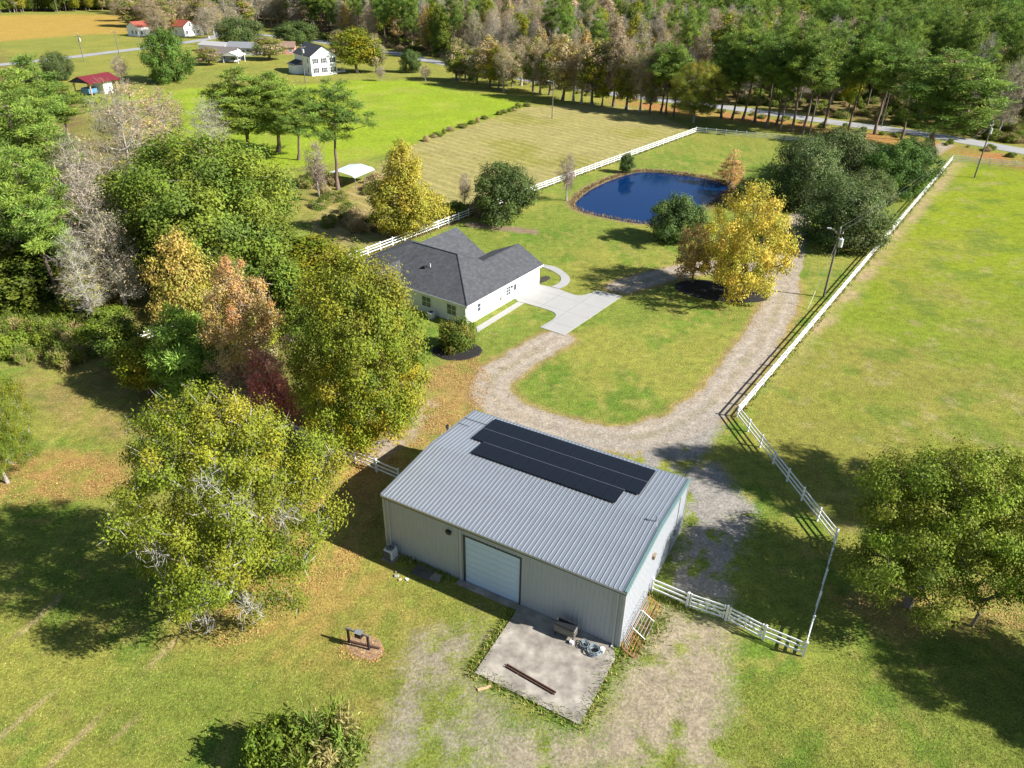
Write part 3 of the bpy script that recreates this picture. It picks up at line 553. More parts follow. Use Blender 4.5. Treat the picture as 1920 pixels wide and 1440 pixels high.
for i in range(3):
    proto('bare%d' % i, seed=30 + i, H=17, R=4.2, base=0.22, shape=('oval', 'round', 'oval')[i], ncl=85, clr=1.3, nleaf=(1600, 3000, 900)[i], ls=0.28, pal=(TANC, TANC + ORANGE, YGREEN)[i], lobes=0.25, twigs=5000, twig_col=((0.38, 0.335, 0.255), (0.38, 0.315, 0.235), (0.43, 0.395, 0.33))[i], twig_len=1.2, bark='pale_bark', tipbr=0.024)
for i in range(5):
    proto('wood%d' % i, seed=40 + i, H=17, R=4.4, base=(0.18, 0.22, 0.2, 0.25, 0.2)[i], shape=('oval', 'round', 'oval', 'round', 'oval')[i], ncl=76, clr=1.45, nleaf=(12500, 11500, 9500, 8000, 8500)[i], ls=0.46, pal=(GREEN, YGREEN, TANC + YGREEN[:2] + GREEN[:1], [(0.44, 0.32, 0.20), (0.40, 0.31, 0.19)], ORANGE + TANC)[i], lobes=0.3, twigs=(100, 200, 1200, 1600, 800)[i], twig_col=(0.34, 0.28, 0.22), twig_len=1.2)
proto('cleft_bush', seed=50, H=3, R=2.3, base=0.02, shape='column', ncl=60, clr=0.62, nleaf=17000, ls=0.17, pal=[(0.17, 0.23, 0.028), (0.12, 0.19, 0.025), (0.24, 0.22, 0.04)], lobes=0.06, flat=0.9, inner=0.35, trunk_r=0.08)
proto('bush', seed=51, H=2.6, R=2.0, base=0.03, shape='round', ncl=30, clr=0.7, nleaf=5000, ls=0.26, pal=GREEN + YGREEN[3:], lobes=0.35, trunk_r=0.06)
proto('weed_bush', seed=52, H=2.0, R=2.2, base=0.03, shape='spread', ncl=28, clr=0.7, nleaf=5000, ls=0.38, lw=0.24, pal=[(0.22, 0.27, 0.04), (0.42, 0.34, 0.14), (0.16, 0.22, 0.035)], orient=0.6, lobes=0.4, trunk_r=0.04)
proto('dry_bush', seed=53, H=1.8, R=1.8, base=0.03, shape='spread', ncl=26, clr=0.6, nleaf=3600, ls=0.36, lw=0.2, pal=[(0.46, 0.36, 0.18), (0.38, 0.28, 0.14)], orient=0.7, lobes=0.4, trunk_r=0.04, twigs=300, twig_col=(0.40, 0.32, 0.2), twig_len=0.7)
proto('small_bare', seed=54, H=6, R=1.8, base=0.25, shape='column', ncl=40, clr=0.7, nleaf=0, ls=0.2, twigs=1600, twig_col=(0.36, 0.28, 0.22), twig_len=0.9, bark='pale_bark')
proto('dead_branch', seed=55, H=2.4, R=1.1, base=0.3, shape='round', ncl=34, clr=0.32, nleaf=0, twigs=70, twig_col=(0.36, 0.335, 0.295), twig_len=0.45, bark='pale_bark', trunk_r=0.05, tipbr=0.010)

# --- near trees
big = plant_at('big_yg', 'broad_tree', G(462, 1128)[:2], HT(462, 1128, 742), 6.5, 'broad yellow green tree with dead white twigs in the near pasture', rz=0.4)
for (az_, hz_, rr_, sc_) in ((-80, 0.36, 0.80, 1.0), (-112, 0.50, 0.86, 0.9), (-55, 0.66, 0.78, 1.1), (-30, 0.55, 0.88, 1.0), (-62, 0.24, 0.9, 1.0), (12, 0.58, 0.95, 1.2), (-95, 0.16, 0.75, 0.9), (-70, 0.76, 0.66, 0.9), ):
    a_ = R_(az_) - 0.4; o = link('dead_branch', PR['dead_branch']['trunk'], None, big, (7.6 * rr_ * math.cos(a_) * 0.8, 7.6 * rr_ * math.sin(a_) * 0.8, 14 * hz_), (R_(52), 0, a_ - math.pi / 2 + math.pi), (sc_ * 1.1,) * 3); o['kind'] = 'stuff'
    t = link('twigs', PR['dead_branch']['crown'], None, o); t['kind'] = 'stuff'
plant_at('pasture_oak', 'spreading_tree', G(1700, 1136)[:2], HT(1700, 1136, 850), 6.3, 'dark green spreading tree beside the fence corner in the paddock', rz=0.0)
plant('house_tree', 'tall_oval_tree', 690, 832, 462, 276, 'tall oval green and yellow tree hiding the end of the white house', rz=2.0)
plant('sweetgum', 'thinning_tree', 484, 775, 462, 150, 'tall thinning orange and grey tree with bare lower limbs', rz=0.0)
plant('orange_maple', 'orange_tree', 384, 702, 428, 150, 'yellow orange tree behind the young bright pine')
plant('red_maple', 'red_tree', 520, 808, 655, 105, 'small crimson leaved tree at the foot of the thinning tree')
plant('wood_oak', 'wood_edge_oak', 412, 545, 248, 350, 'huge deep green oak at the edge of the left wood', rz=0.7)
plant('young_pine', 'young_pine_tree', 368, 752, 572, 150, 'bright green young pine by the shaded rail fence')
plant('wood1', 'small_shade_tree', 282, 738, 632, 95, 'small dark leafy tree left of the young bright pine')
plant('golden', 'golden_cone_tree', 760, 444, 250, 158, 'golden cone shaped tree behind the white house fence', rz=0.0)
plant('live_oak', 'fence_oak', 945, 410, 302, 128, 'round dark green oak standing on the white fence line', rz=1.0)
plant('live_oak', 'pond_oak', 1262, 452, 364, 106, 'round dark green oak at the near edge of the pond', rz=3.0)
plant('gold_spread', 'gold_tree', 1385, 558, 345, 188, 'large golden yellow tree growing in the long black mulch bed', rz=0.5)
plant('brown_small', 'russet_tree', 1298, 530, 418, 92, 'small russet tree in the long black mulch bed')
plant('brown_small', 'russet_tree', 1366, 540, 440, 60, 'slim russet tree hidden beside the golden tree in the mulch bed')
plant('cypress', 'cypress_tree', 1368, 345, 279, 66, 'rusty orange cone shaped cypress on the pond bank')
plant('live_oak2', 'grove_oak', 1572, 458, 338, 178, 'wide grey green oak next to the transformer pole')
plant('live_oak2', 'grove_oak', 1500, 385, 258, 150, 'dark oak of the drive grove nearest the pond')
plant('live_oak2', 'grove_oak', 1565, 335, 238, 150, 'olive green oak at the back of the drive grove')
plant('live_oak2', 'grove_oak', 1612, 395, 318, 110, 'thin leaved grey oak in the middle of the drive grove')
plant('bright_oak', 'grove_oak', 1668, 365, 262, 130, 'dense bright green oak at the roadside end of the drive grove')
plant('live_oak', 'grove_oak', 1705, 330, 258, 80, 'small green oak behind the bright green grove oak')
plant('live_oak', 'grove_oak', 1402, 385, 332, 66, 'small dark oak between the cypress and the golden tree')
plant('big_yg', 'edge_tree', 14, 905, 690, 150, 'yellow green tree at the left edge of the near pasture')
plant('cleft_bush', 'clipped_bush', 856, 655, 598, 76, 'rounded clipped bush in a black mulch bed at the house corner', 'bush')
plant('bush', 'thicket_bush', 552, 1425, 1350, 110, 'tangled green bush in the near pasture grass', 'bush')
plant('weed_bush', 'thicket_bush', 605, 1425, 1345, 140, 'straw and green weed clump beside the tangled bush', 'bush')
plant('bush', 'thicket_bush', 505, 1440, 1370, 80, 'small dark bush beside the tangled thicket', 'bush')
for (wx_, wy_, h_, r_, lb) in ((38.0, 27.6, 11.0, 4.2, 'broad tree standing south of the lone wooden post'), (42.0, 23.6, 10.5, 4.2, 'smaller tree standing south of the lone wooden post')):
    plant_at('pasture_oak', 'pasture_tree', (wx_, wy_), h_, r_, lb)
for (k, bx, by, ty, w) in (('wood2', 250, 50, -6, 60), ('bare1', 285, 52, -8, 60), ('wood2', 312, 58, -4, 56), ('bare1', 330, 50, -14, 60), ('wood2', 385, 60, -8, 64), ('bare1', 402, 66, -2, 60), ('bare0', 430, 60, -6, 56), ('wood2', 300, 44, -16, 60), ('wood1', 360, 46, -16, 60), ('wood0', 415, 46, -14, 60), ('wood2', 455, 52, -10, 60), ('bare1', 300, 70, 14, 44), ('wood2', 318, 66, 6, 44), ('bare0', 392, 72, 10, 50), ('bare1', 374, 58, -4, 50), ('bare1', 232, 40, -8, 44)):
    plant(k, 'yard_tree', bx, by, ty, w, {'wood0': 'green', 'wood1': 'yellow green', 'wood2': 'brown green', 'bare0': 'bare tan', 'bare1': 'nearly bare rusty'}[k] + ' tall tree round the red roofed houses', group='trees round the red roofed houses')
for (wx_, wy_, h_, r_, k, lb) in ((44.0, 44.0, 23.5, 4.6, 'pine2', 'tall bushy pine standing in the paddock beyond the spreading tree'), (47.5, 41.5, 22.0, 4.4, 'pine0', 'second tall pine standing in the paddock beyond the spreading tree')):
    plant_at(k, 'paddock_pine', (wx_, wy_), h_, r_, lb)
# --- trees on the field side
plant('pine1', 'field_pine', 634, 356, 138, 120, 'tall forked pine standing alone before the bright field')
plant('pine2', 'field_pine', 462, 290, 122, 125, 'bushy pine left of the forked lone pine')
plant('pine2', 'field_pine', 522, 285, 130, 125, 'leaning bushy pine beside the forked lone pine')
plant('pine0', 'field_pine', 560, 300, 175, 90, 'shorter pine between the bushy pine and the forked lone pine')
plant('small_bare', 'slim_tree', 600, 378, 262, 44, 'slim pale trunked tree beside the forked lone pine')
plant('small_bare', 'slim_tree', 872, 392, 322, 26, 'slim bare upright tree behind the white fence')
plant('small_bare', 'slim_tree', 1062, 376, 285, 38, 'slim bare pinkish tree at the pond end')
plant('live_oak', 'small_oak', 1174, 324, 286, 28, 'little green tree on the far pond bank')
plant('bright_oak', 'lawn_oak', 322, 154, 52, 92, 'large round oak on the grass before the red roofed buildings')
plant('live_oak2', 'dark_oak', 452, 84, 30, 84, 'dark spreading oak behind the low grey houses')
plant('live_oak', 'dark_oak', 555, 84, 38, 84, 'dark oak directly behind the white two storey house')
plant('wood2', 'brown_tree', 505, 112, 66, 66, 'brown green tree between the grey houses and the white house')
plant('wood1', 'yellowing_tree', 670, 137, 48, 76, 'yellowing tree on the right of the white two storey house')
plant('wood2', 'yellowing_tree', 706, 136, 58, 44, 'slender brown tree right of the yellowing tree')
plant('wood2', 'yellowing_tree', 640, 118, 52, 50, 'thin brown tree touching the white two storey house')
plant('live_oak', 'round_conifer', 772, 136, 92, 40, 'dark conical evergreen left of the road bend')
plant('live_oak', 'round_conifer', 888, 150, 112, 36, 'dark round evergreen by the road verge')
plant('small_bare', 'lawn_sapling', 714, 152, 122, 22, 'bare sapling at the edge of the bright field')
plant('small_bare', 'lawn_sapling', 798, 152, 122, 24, 'bare sapling close to the dark conical evergreen')
plant('small_bare', 'lawn_sapling', 862, 152, 128, 20, 'bare sapling left of the dark round evergreen')
plant('small_bare', 'lawn_sapling', 232, 158, 102, 34, 'bare round headed tree behind the red roofed shelter')
plant('wood2', 'brown_tree', 392, 122, 86, 48, 'low brown tree left of the grey houses')
plant('live_oak2', 'grey_tree', 112, 150, 96, 60, 'grey green evergreen left of the red roofed shelter')
# --- left wood
LW = 'pines of the left wood'
for (k, bx, by, ty, w) in (('pine0', 128, 590, 270, 150), ('pine2', 92, 465, 165, 170), ('pine0', 20, 420, 95, 170), ('pine2', 60, 360, 120, 150), ('pine3', 110, 330, 100, 120), ('pine2', -20, 560, 210, 190),
                           ('pine1', 40, 500, 250, 140), ('pine0', 130, 280, 150, 100), ('pine2', -30, 330, 120, 150), ('pine0', -60, 700, 330, 190)):
    plant(k, 'wood_pine', bx, by, ty, w, {'pine0': 'mid crowned', 'pine1': 'sparse', 'pine2': 'bushy', 'pine3': 'slim'}[k] + ' tall pine among the trees of the left wood', group=LW)
for (k, bx, by, ty, w) in (('bare0', 262, 400, 150, 120), ('bare1', 278, 330, 148, 125), ('bare0', 190, 470, 245, 130), ('bare2', 400, 315, 185, 90), ('bare0', 210, 560, 300, 140), ('bare2', 165, 400, 255, 110), ('bare2', 30, 560, 380, 110), ('bare1', 320, 290, 160, 80), ('bare0', 238, 590, 385, 100), ('bare2', 180, 610, 430, 90), ('bare2', 120, 440, 300, 90)):
    plant(k, 'bare_tree', bx, by, ty, w, {'bare0': 'bare tan', 'bare1': 'nearly bare rusty', 'bare2': 'bare pale grey'}[k] + ' branched tree in the left wood', group='bare trees of the left wood')
for (k, bx, by, ty, w) in (('wood0', 30, 590, 420, 170), ('wood0', 100, 560, 440, 150), ('wood2', 175, 590, 470, 110), ('wood0', 330, 560, 390, 130), ('wood0', 530, 560, 400, 130), ('wood1', 600, 560, 440, 130), ('wood0', 250, 480, 310, 110), ('wood0', 440, 620, 470, 110), ('wood0', 545, 640, 470, 110), ('wood2', 150, 500, 380, 100), ('wood0', 248, 694, 590, 95), ('wood0', 428, 745, 620, 90), ('wood2', 500, 690, 560, 80)):
    plant(k, 'understorey_tree', bx, by, ty, w, {'wood0': 'deep green', 'wood1': 'yellow green', 'wood2': 'brown green'}[k] + ' understorey tree in the left wood', group='understorey of the left wood')
rs = random.Random(8)
BG = 'scrub at the edge of the left wood'
for i in range(34):
    bx, by = rs.uniform(-10, 250), rs.uniform(580, 730)
    if by > 640 + 0.25 * (250 - bx) * 0.6: by -= 50
    gxy = G(bx, by)[:2]; kb = rs.choice(['bush', 'weed_bush', 'weed_bush', 'bush']); plant_at(kb, 'scrub_bush', gxy, rs.uniform(1.3, 2.6), rs.uniform(1.3, 2.2), ('leafy green' if kb == 'bush' else 'strawy green') + ' scrub bush in the clearing of the left wood', 'bush', BG)
for i in range(26):
    bx, by = rs.uniform(560, 720), rs.uniform(335, 440); gxy = G(bx, by)[:2]
    plant_at(rs.choice(['bush', 'weed_bush', 'dry_bush', 'weed_bush']), 'weed_bush', gxy, rs.uniform(1.0, 2.2), rs.uniform(1.0, 2.0), 'weedy bush round the silver roofed shelter', 'bush', 'weeds round the silver roofed shelter')
hedge = spline(poly([(795, 264), (850, 243), (920, 220), (985, 200)]), 2.2)
for i, q in enumerate(hedge):
    if rs.random() < 0.75: plant_at(rs.choice(['weed_bush', 'dry_bush', 'bush', 'weed_bush']), 'hedgerow_bush', q + np.array([rs.uniform(-.9, .9), rs.uniform(-.9, .9)]), rs.uniform(0.5, 1.7), rs.uniform(0.5, 1.3), 'small bush in the row between the bright and tan fields', 'bush', 'bushes between the two fields')
for (bx, by, ty, w, k) in ((900, 398, 372, 60, 'dry_bush'), (860, 400, 378, 50, 'bush')):
    plant(k, 'fence_bush', bx, by, ty, w, 'low bush behind the white fence beside the round oak', 'bush', 'low bushes behind the white fence')
# --- roadside rows
RG = 'trees in the row before the road'
for (k, bx, by, ty, w) in (('wood2', 856, 152, 66, 48), ('wood2', 872, 152, 78, 44), ('wood4', 918, 165, 60, 60), ('wood1', 934, 168, 84, 40), ('bare1', 977, 160, 66, 60), ('wood2', 1000, 172, 62, 50), ('wood4', 1055, 188, 60, 70),
                           ('bare1', 1075, 190, 70, 56), ('wood2', 1110, 197, 64, 66), ('wood3', 1150, 200, 58, 60), ('bare1', 1175, 205, 70, 56), ('wood1', 1173, 206, 100, 46), ('wood2', 1030, 178, 80, 50), ('bare1', 945, 172, 74, 44), ('wood2', 960, 162, 84, 40), ('bare1', 1090, 194, 80, 50), ('wood1', 1128, 199, 104, 40), ('bare1', 1200, 210, 84, 50), ('wood2', 1218, 212, 92, 44), ('bare1', 1012, 176, 76, 44), ('wood2', 895, 158, 84, 40)):
    plant(k, 'verge_tree', bx, by, ty, w, {'wood1': 'yellow green', 'wood2': 'brown green', 'wood3': 'dusky pink', 'wood4': 'orange leaved', 'bare1': 'nearly bare rusty'}[k] + ' autumn tree in the row before the road', group=RG)
plant('big_yg', 'yellow_green_tree', 1300, 230, 112, 96, 'full yellow green tree at the corner of the pond fence')
for (k, bx, by, ty, w) in (('pine1', 1238, 214, 70, 70), ('pine3', 1248, 216, 85, 60), ('pine0', 1392, 226, 40, 80), ('pine3', 1415, 230, 60, 80), ('pine1', 1436, 240, 55, 80), ('pine3', 1484, 248, 30, 90), ('pine1', 1503, 252, 50, 90), ('pine3', 1518, 254, 90, 60), ('pine0', 1545, 240, 40, 80), ('pine1', 1640, 252, 60, 90), ('pine3', 1352, 222, 60, 70), ('pine0', 1372, 224, 70, 66), ('pine1', 1455, 236, 60, 70), ('pine0', 1462, 244, 74, 66), ('pine3', 1590, 246, 62, 70), ('pine1', 1690, 262, 84, 70), ('pine3', 1262, 218, 84, 56)):
    plant(k, 'verge_pine', bx, by, ty, w, {'pine0': 'full crowned', 'pine1': 'sparse crowned', 'pine3': 'slim top tufted'}[k] + ' bare trunked pine in the row before the road', group='pines before the road')
plant('pine2', 'leaning_pine', 1750, 286, 90, 180, 'massive low branched pine by the paddock corner')
# --- woods across the road: individuals near the road, one mass beyond
rf = random.Random(12)
def road_side(x, y):      # signed distance beyond the road (positive = far side)
    i = int(np.argmin((ROAD[:, 0] - x) ** 2 + (ROAD[:, 1] - y) ** 2)); j = min(i, len(ROAD) - 2); t = ROAD[j + 1] - ROAD[j]; n_ = np.array([-t[1], t[0]]) / np.hypot(*t)
    return float((np.array([x, y]) - ROAD[i]) @ n_)
placed = []
def far_ok(p, dmin):
    for q in placed[-260:]:
        if (p[0] - q[0]) ** 2 + (p[1] - q[1]) ** 2 < dmin * dmin: return False
    return True
npine = nwood = 0
PINE_LABEL = [a + ' pine in the woods across the road' for a in ('tall mid crowned', 'sparse high crowned', 'bushy deep crowned', 'slim top tufted')]
WOOD_LABEL = {k_: a + ' tree in the woods across the road' for k_, a in dict(wood0='deep green leafy', wood1='yellow green leafy', wood2='brown green autumn', wood3='dusky pink autumn', wood4='orange autumn', bare0='bare tan branched', bare1='nearly bare rusty', bare2='bare pale grey').items()}
for i in range(2600):
    if npine + nwood >= 250: break
    j = rf.randrange(len(ROAD)); t = ROAD[min(j + 1, len(ROAD) - 1)] - ROAD[max(j - 1, 0)]; n_ = np.array([-t[1], t[0]]) / np.hypot(*t)
    p = ROAD[j] + n_ * (10 + 54 * rf.random() ** 1.1)
    if p[0] < -90 or not far_ok(p, 7.2 if p[0] > 40 else 5.4): continue
    u, v, k = PJ([p[0], p[1], 8]); 
    if not (-60 < u < 1990 and v > -60): continue
    placed.append(p); right = sm(np.array(u), 1180, 1330) if u < 1400 else 1.0; left = 1 - sm(np.array(u), 760, 900)
    if rf.random() < max(0.5 * right, 0.45 * left, 0.1):
        npine += 1; kp = rf.randrange(4); plant_at('pine%d' % kp, 'forest_pine', p, rf.uniform(19, 27), rf.uniform(2.7, 3.8), PINE_LABEL[kp], group=PINE_LABEL[kp] + 's')
    else:
        nwood += 1; key = rf.choice(['wood0', 'wood1', 'wood2', 'wood3', 'bare0', 'bare0', 'bare1', 'bare1', 'bare2', 'bare2', 'wood4'] if 760 < u < 1330 else ['wood0', 'wood1', 'wood2', 'bare1', 'bare0', 'wood4', 'bare2'])
        plant_at(key, 'forest_tree', p, rf.uniform(13, 21), rf.uniform(3.0, 4.4), WOOD_LABEL[key], group=WOOD_LABEL[key] + 's')
lib = bpy.data.collections.new('forest_sources'); srcs = []
def joined(key):
    a, b = PR[key]['trunk'], PR[key]['crown']; o1 = bpy.data.objects.new('src', a); o2 = bpy.data.objects.new('src', b)
    c = bpy.data.collections.new('src_' + key); c.objects.link(o1); c.objects.link(o2); return c
def scatter(name, pts, keys, label, cat):
    """one wood seen as a mass: instances on points by geometry nodes"""
    pts = np.array(pts); me = bpy.data.meshes.new(name); me.vertices.add(len(pts)); me.vertices.foreach_set('co', np.hstack([pts[:, :2], np.zeros((len(pts), 1))]).astype(np.float32).ravel())
    for nm, dt in (('kind', 'INT'), ('spin', 'FLOAT'), ('size', 'FLOAT')):
        a = me.attributes.new(nm, dt, 'POINT'); a.data.foreach_set('value', pts[:, {'kind': 2, 'spin': 3, 'size': 4}[nm]].astype(np.int32 if dt == 'INT' else np.float32))
    o = bpy.data.objects.new(name, me); COL.objects.link(o); tag(o, label, cat, kind='stuff')
    ng = bpy.data.node_groups.new(name, 'GeometryNodeTree'); ng.interface.new_socket('Geometry', in_out='INPUT', socket_type='NodeSocketGeometry'); ng.interface.new_socket('Geometry', in_out='OUTPUT', socket_type='NodeSocketGeometry')
    N = ng.nodes; L = ng.links; gi = N.new('NodeGroupInput'); go = N.new('NodeGroupOutput'); jn = N.new('GeometryNodeJoinGeometry')
    def attr(nm, t):
        q = N.new('GeometryNodeInputNamedAttribute'); q.data_type = t; q.inputs['Name'].default_value = nm; return q.outputs['Attribute']
    kd, sp, sz = attr('kind', 'INT'), attr('spin', 'FLOAT'), attr('size', 'FLOAT'); cx = N.new('ShaderNodeCombineXYZ'); L.new(sp, cx.inputs['Z'])
    for i, key in enumerate(keys):
        ci = N.new('GeometryNodeCollectionInfo'); ci.inputs['Collection'].default_value = joined(key); ci.inputs['Separate Children'].default_value = False
        cm = N.new('FunctionNodeCompare'); cm.data_type = 'INT'; cm.operation = 'EQUAL'; L.new(kd, cm.inputs[2]); cm.inputs[3].default_value = i
        ip = N.new('GeometryNodeInstanceOnPoints'); L.new(gi.outputs[0], ip.inputs['Points']); L.new(cm.outputs[0], ip.inputs['Selection']); L.new(ci.outputs[0], ip.inputs['Instance']); L.new(cx.outputs[0], ip.inputs['Rotation']); L.new(sz, ip.inputs['Scale']); L.new(ip.outputs[0], jn.inputs[0])
    L.new(jn.outputs[0], go.inputs[0]); md = o.modifiers.new('scatter', 'NODES'); md.node_group = ng; return o
keys = ['pine0', 'pine1', 'pine2', 'pine3', 'wood0', 'wood1', 'wood2', 'wood3', 'wood4', 'bare0', 'bare1', 'bare2']
pts = []; seen = {}
for i in range(60000):
    if len(pts) > 5200: break
    y = rf.uniform(150, 900) if rf.random() < 0.7 else rf.uniform(150, 420); x = rf.uniform(-0.80 * y - 30, 0.80 * y + 40); s_ = road_side(x, y)
    if x < ROAD[0][0] + 30:
        s_ = 100 if sdist(np.array([x]), np.array([y]), FARWOOD)[0] < -3 else -1
    if s_ < 48: continue
    cell = (int(x // 7.5), int(y // 7.5))
    if seen.get(cell): continue
    if any((x - q[0]) ** 2 + (y - q[1]) ** 2 < 18 for q in placed): continue
    seen[cell] = 1; zone = fbm(np.array([x]), np.array([y]), 70, 77)[0] + rf.gauss(0, 0.1); u = PJ([x, y, 10])[0]
    pine = zone > (0.53 if u > 1330 or u < 800 else 0.62)
    kd = rf.randrange(4) if pine else rf.choice([4, 5, 6, 7, 9, 10, 11, 9, 10, 11])
    pts.append((x, y, kd, rf.uniform(0, 6.28), rf.uniform(0.85, 1.2) * (1.0 if pine else 1.05)))
scatter('distant_wood', pts, keys, 'mass of mixed pine and autumn woodland running to the horizon', 'woodland')
up_ = []
for i in range(1500):
    j = rf.randrange(len(ROAD)); t = ROAD[min(j + 1, len(ROAD) - 1)] - ROAD[max(j - 1, 0)]; n_ = np.array([-t[1], t[0]]) / np.hypot(*t); sd = rf.random()
    p = ROAD[j] + n_ * ((7 + 60 * rf.random() ** 1.2) if sd < 0.8 else -(5.0 + 4 * rf.random()))
    if sd >= 0.8 and p[0] < -20: continue
    up_.append((p[0], p[1], rf.randrange(3), rf.uniform(0, 6.28), rf.uniform(0.35, 1.1) * (1.0 if sd < 0.8 else 0.5)))
scatter('roadside_undergrowth', up_, ['bush', 'dry_bush', 'weed_bush'], 'low brush and weeds under the roadside trees', 'undergrowth')
tl = []
for (pxs, n_, dep) in (([(-120, 34), (0, 27), (100, 24), (190, 20)], 120, 40), ([(180, 22), (240, 30), (330, 40), (430, 42)], 60, 40)):
    for i in range(n_):
        t_ = rf.random() * (len(pxs) - 1); a = int(t_); q = np.array(pxs[a]) * (1 - t_ + a) + np.array(pxs[min(a + 1, len(pxs) - 1)]) * (t_ - a); p = G(*q)[:2]; p = p + np.array([rf.uniform(-6, 6), rf.random() * dep + 4])
        tl.append((p[0], p[1], rf.choice([4, 0, 6, 10, 4]) if dep and pxs[0][0] > 100 else rf.choice([4, 4, 0, 6, 5]), rf.uniform(0, 6.28), rf.uniform(0.5, 0.95)))
scatter('far_tree_line', tl, keys, 'dark line of trees behind the orange field', 'woodland')
# ------------------------------------------------------------------ metal barn
barn = empty('metal_barn', (*BARN_O, 0), BARN_YAW, 'grey metal barn with ribbed silver roof and white roll up door', 'barn')
PW = BW / 20; PITCH_B = (BR - BH) / (BD / 2)
def ribbed(width, n, L, rib_h, rib_w):      # ribbed sheet: x across, y along, z out
    b = MB(); prof = []
    for i in range(n):
        c = (i + 0.5) * width / n; s0 = i * width / n
        prof += [(s0, 0), (c - rib_w, 0), (c - rib_w * 0.45, rib_h), (c + rib_w * 0.45, rib_h), (c + rib_w, 0)]
    prof.append((width, 0))
    k = len(prof); b.add([(x, 0, z) for x, z in prof] + [(x, L, z) for x, z in prof], [(i, i + 1, k + i + 1, k + i) for i in range(k - 1)]); return b
SL = math.hypot(BD / 2 + 0.12, BR - BH) + 0.02; ang = math.atan2(BR - BH, BD / 2)
rp = ribbed(PW, 3, SL, 0.038, 0.032).mesh('roof_panel'); rp.materials.append(M['galv'])
for i in range(20):
    link('roof_panel', rp, None, barn, (i * PW, -0.12, BH + 0.03 - 0.01), (ang, 0, 0))
    link('roof_panel', rp, None, barn, (i * PW + PW, BD + 0.12, BH + 0.03 - 0.01), (ang, 0, math.pi))
MB().box(-0.02, BW + 0.02, BD / 2 - 0.03, BD / 2 + 0.03, BR - 0.05, BR + 0.03).build('ridge_seam', M['galv'], barn)
DX0, DX1, DZ = 6.80, 11.03, 4.22
wp = {}
def wall_panel(L):
    L = round(L, 3)
    if L not in wp: wp[L] = ribbed(PW, 3, L, 0.032, 0.045).mesh('wall_panel'); wp[L].materials.append(M['barn_wall'])
    return wp[L]
for i in range(20):
    x0, x1 = i * PW, (i + 1) * PW
    z0 = DZ + 0.12 if (x0 < DX1 - 0.02 and x1 > DX0 + 0.02) else 0.0
    link('wall_panel', wall_panel(BH - 0.02 - z0), None, barn, (x0, 0, z0), (math.pi / 2, 0, 0))
    link('wall_panel', wall_panel(BH - 0.02), None, barn, (x1, BD, 0), (math.pi / 2, 0, math.pi))
for (xa, xb) in ((7 * PW, DX0 - 0.02), (DX1 + 0.02, 13 * PW)):
    link('wall_panel', ribbed(xb - xa, 1 if xb - xa < 0.6 else 3, DZ + 0.12, 0.032, 0.045).mesh('wall_panel'), M['barn_wall'], barn, (xa, 0, 0), (math.pi / 2, 0, 0))
PN = BD / 14
gp = {}
for side in (0, 1):
    for i in range(14):
        yc = (i + 0.5) * PN; h = BH + PITCH_B * (BD / 2 - abs(yc - BD / 2)) - 0.05
        key = round(h, 3)
        if key not in gp: gp[key] = ribbed(PN, 3, h, 0.032, 0.045).mesh('wall_panel'); gp[key].materials.append(M['barn_wall'])
        if side == 0: link('wall_panel', gp[key], None, barn, (BW, i * PN, 0), (math.pi / 2, 0, math.pi / 2))
        else: link('wall_panel', gp[key], None, barn, (0, (i + 1) * PN, 0), (math.pi / 2, 0, -math.pi / 2))
for X, s in ((BW, 1), (0, -1)):        # rake trim
    b = MB(); 
    for (ya, za, yb, zb_) in ((-0.14, BH - 0.01, BD / 2, BR + 0.0), (BD + 0.14, BH - 0.01, BD / 2, BR + 0.0)):
        b.add([(X + s * 0.10, ya, za - 0.20), (X + s * 0.10, yb, zb_ - 0.20), (X + s * 0.10, yb, zb_ + 0.10), (X + s * 0.10, ya, za + 0.10), (X - s * 0.06, ya, za + 0.10), (X - s * 0.06, yb, zb_ + 0.10), (X + s * 0.035, ya, za - 0.20), (X + s * 0.035, yb, zb_ - 0.20)],
              [(0, 1, 2, 3), (3, 2, 5, 4), (6, 7, 1, 0)])
    b.build('rake_trim', M['teal_trim'] if s > 0 else M['galv'], barn)
MB().box(-0.08, BW + 0.08, -0.17, -0.12, BH - 0.14, BH + 0.02).box(-0.08, BW + 0.08, -0.12, -0.04, BH - 0.14, BH - 0.10).build('eave_trim', M['galv'], barn)
MB().box(-0.06, BW + 0.06, -0.11, -0.036, BH - 0.28, BH - 0.145).build('eave_dark_trim', M['dark_trim'], barn)  # dark trim strip along the wall top, just below the front eave trim
MB().box(-0.08, BW + 0.08, BD + 0.12, BD + 0.19, BH - 0.12, BH + 0.03).build('rear_gutter', M['galv'], barn)
for (x, y) in ((0, 0), (BW, 0), (0, BD), (BW, BD)):
    sx = -1 if x == 0 else 1; sy = -1 if y == 0 else 1
    MB().box(min(x, x + sx * 0.05) - (0.12 if sx > 0 else 0), max(x, x + sx * 0.05) + (0.12 if sx < 0 else 0), min(y, y + sy * 0.05), max(y, y + sy * 0.05), 0, BH - 0.29).build('corner_trim', M['trim'], barn)
MB().box(0, BW, 0.04, BD - 0.04, 0, 0.14).build('slab_edge', M['slab'], barn)
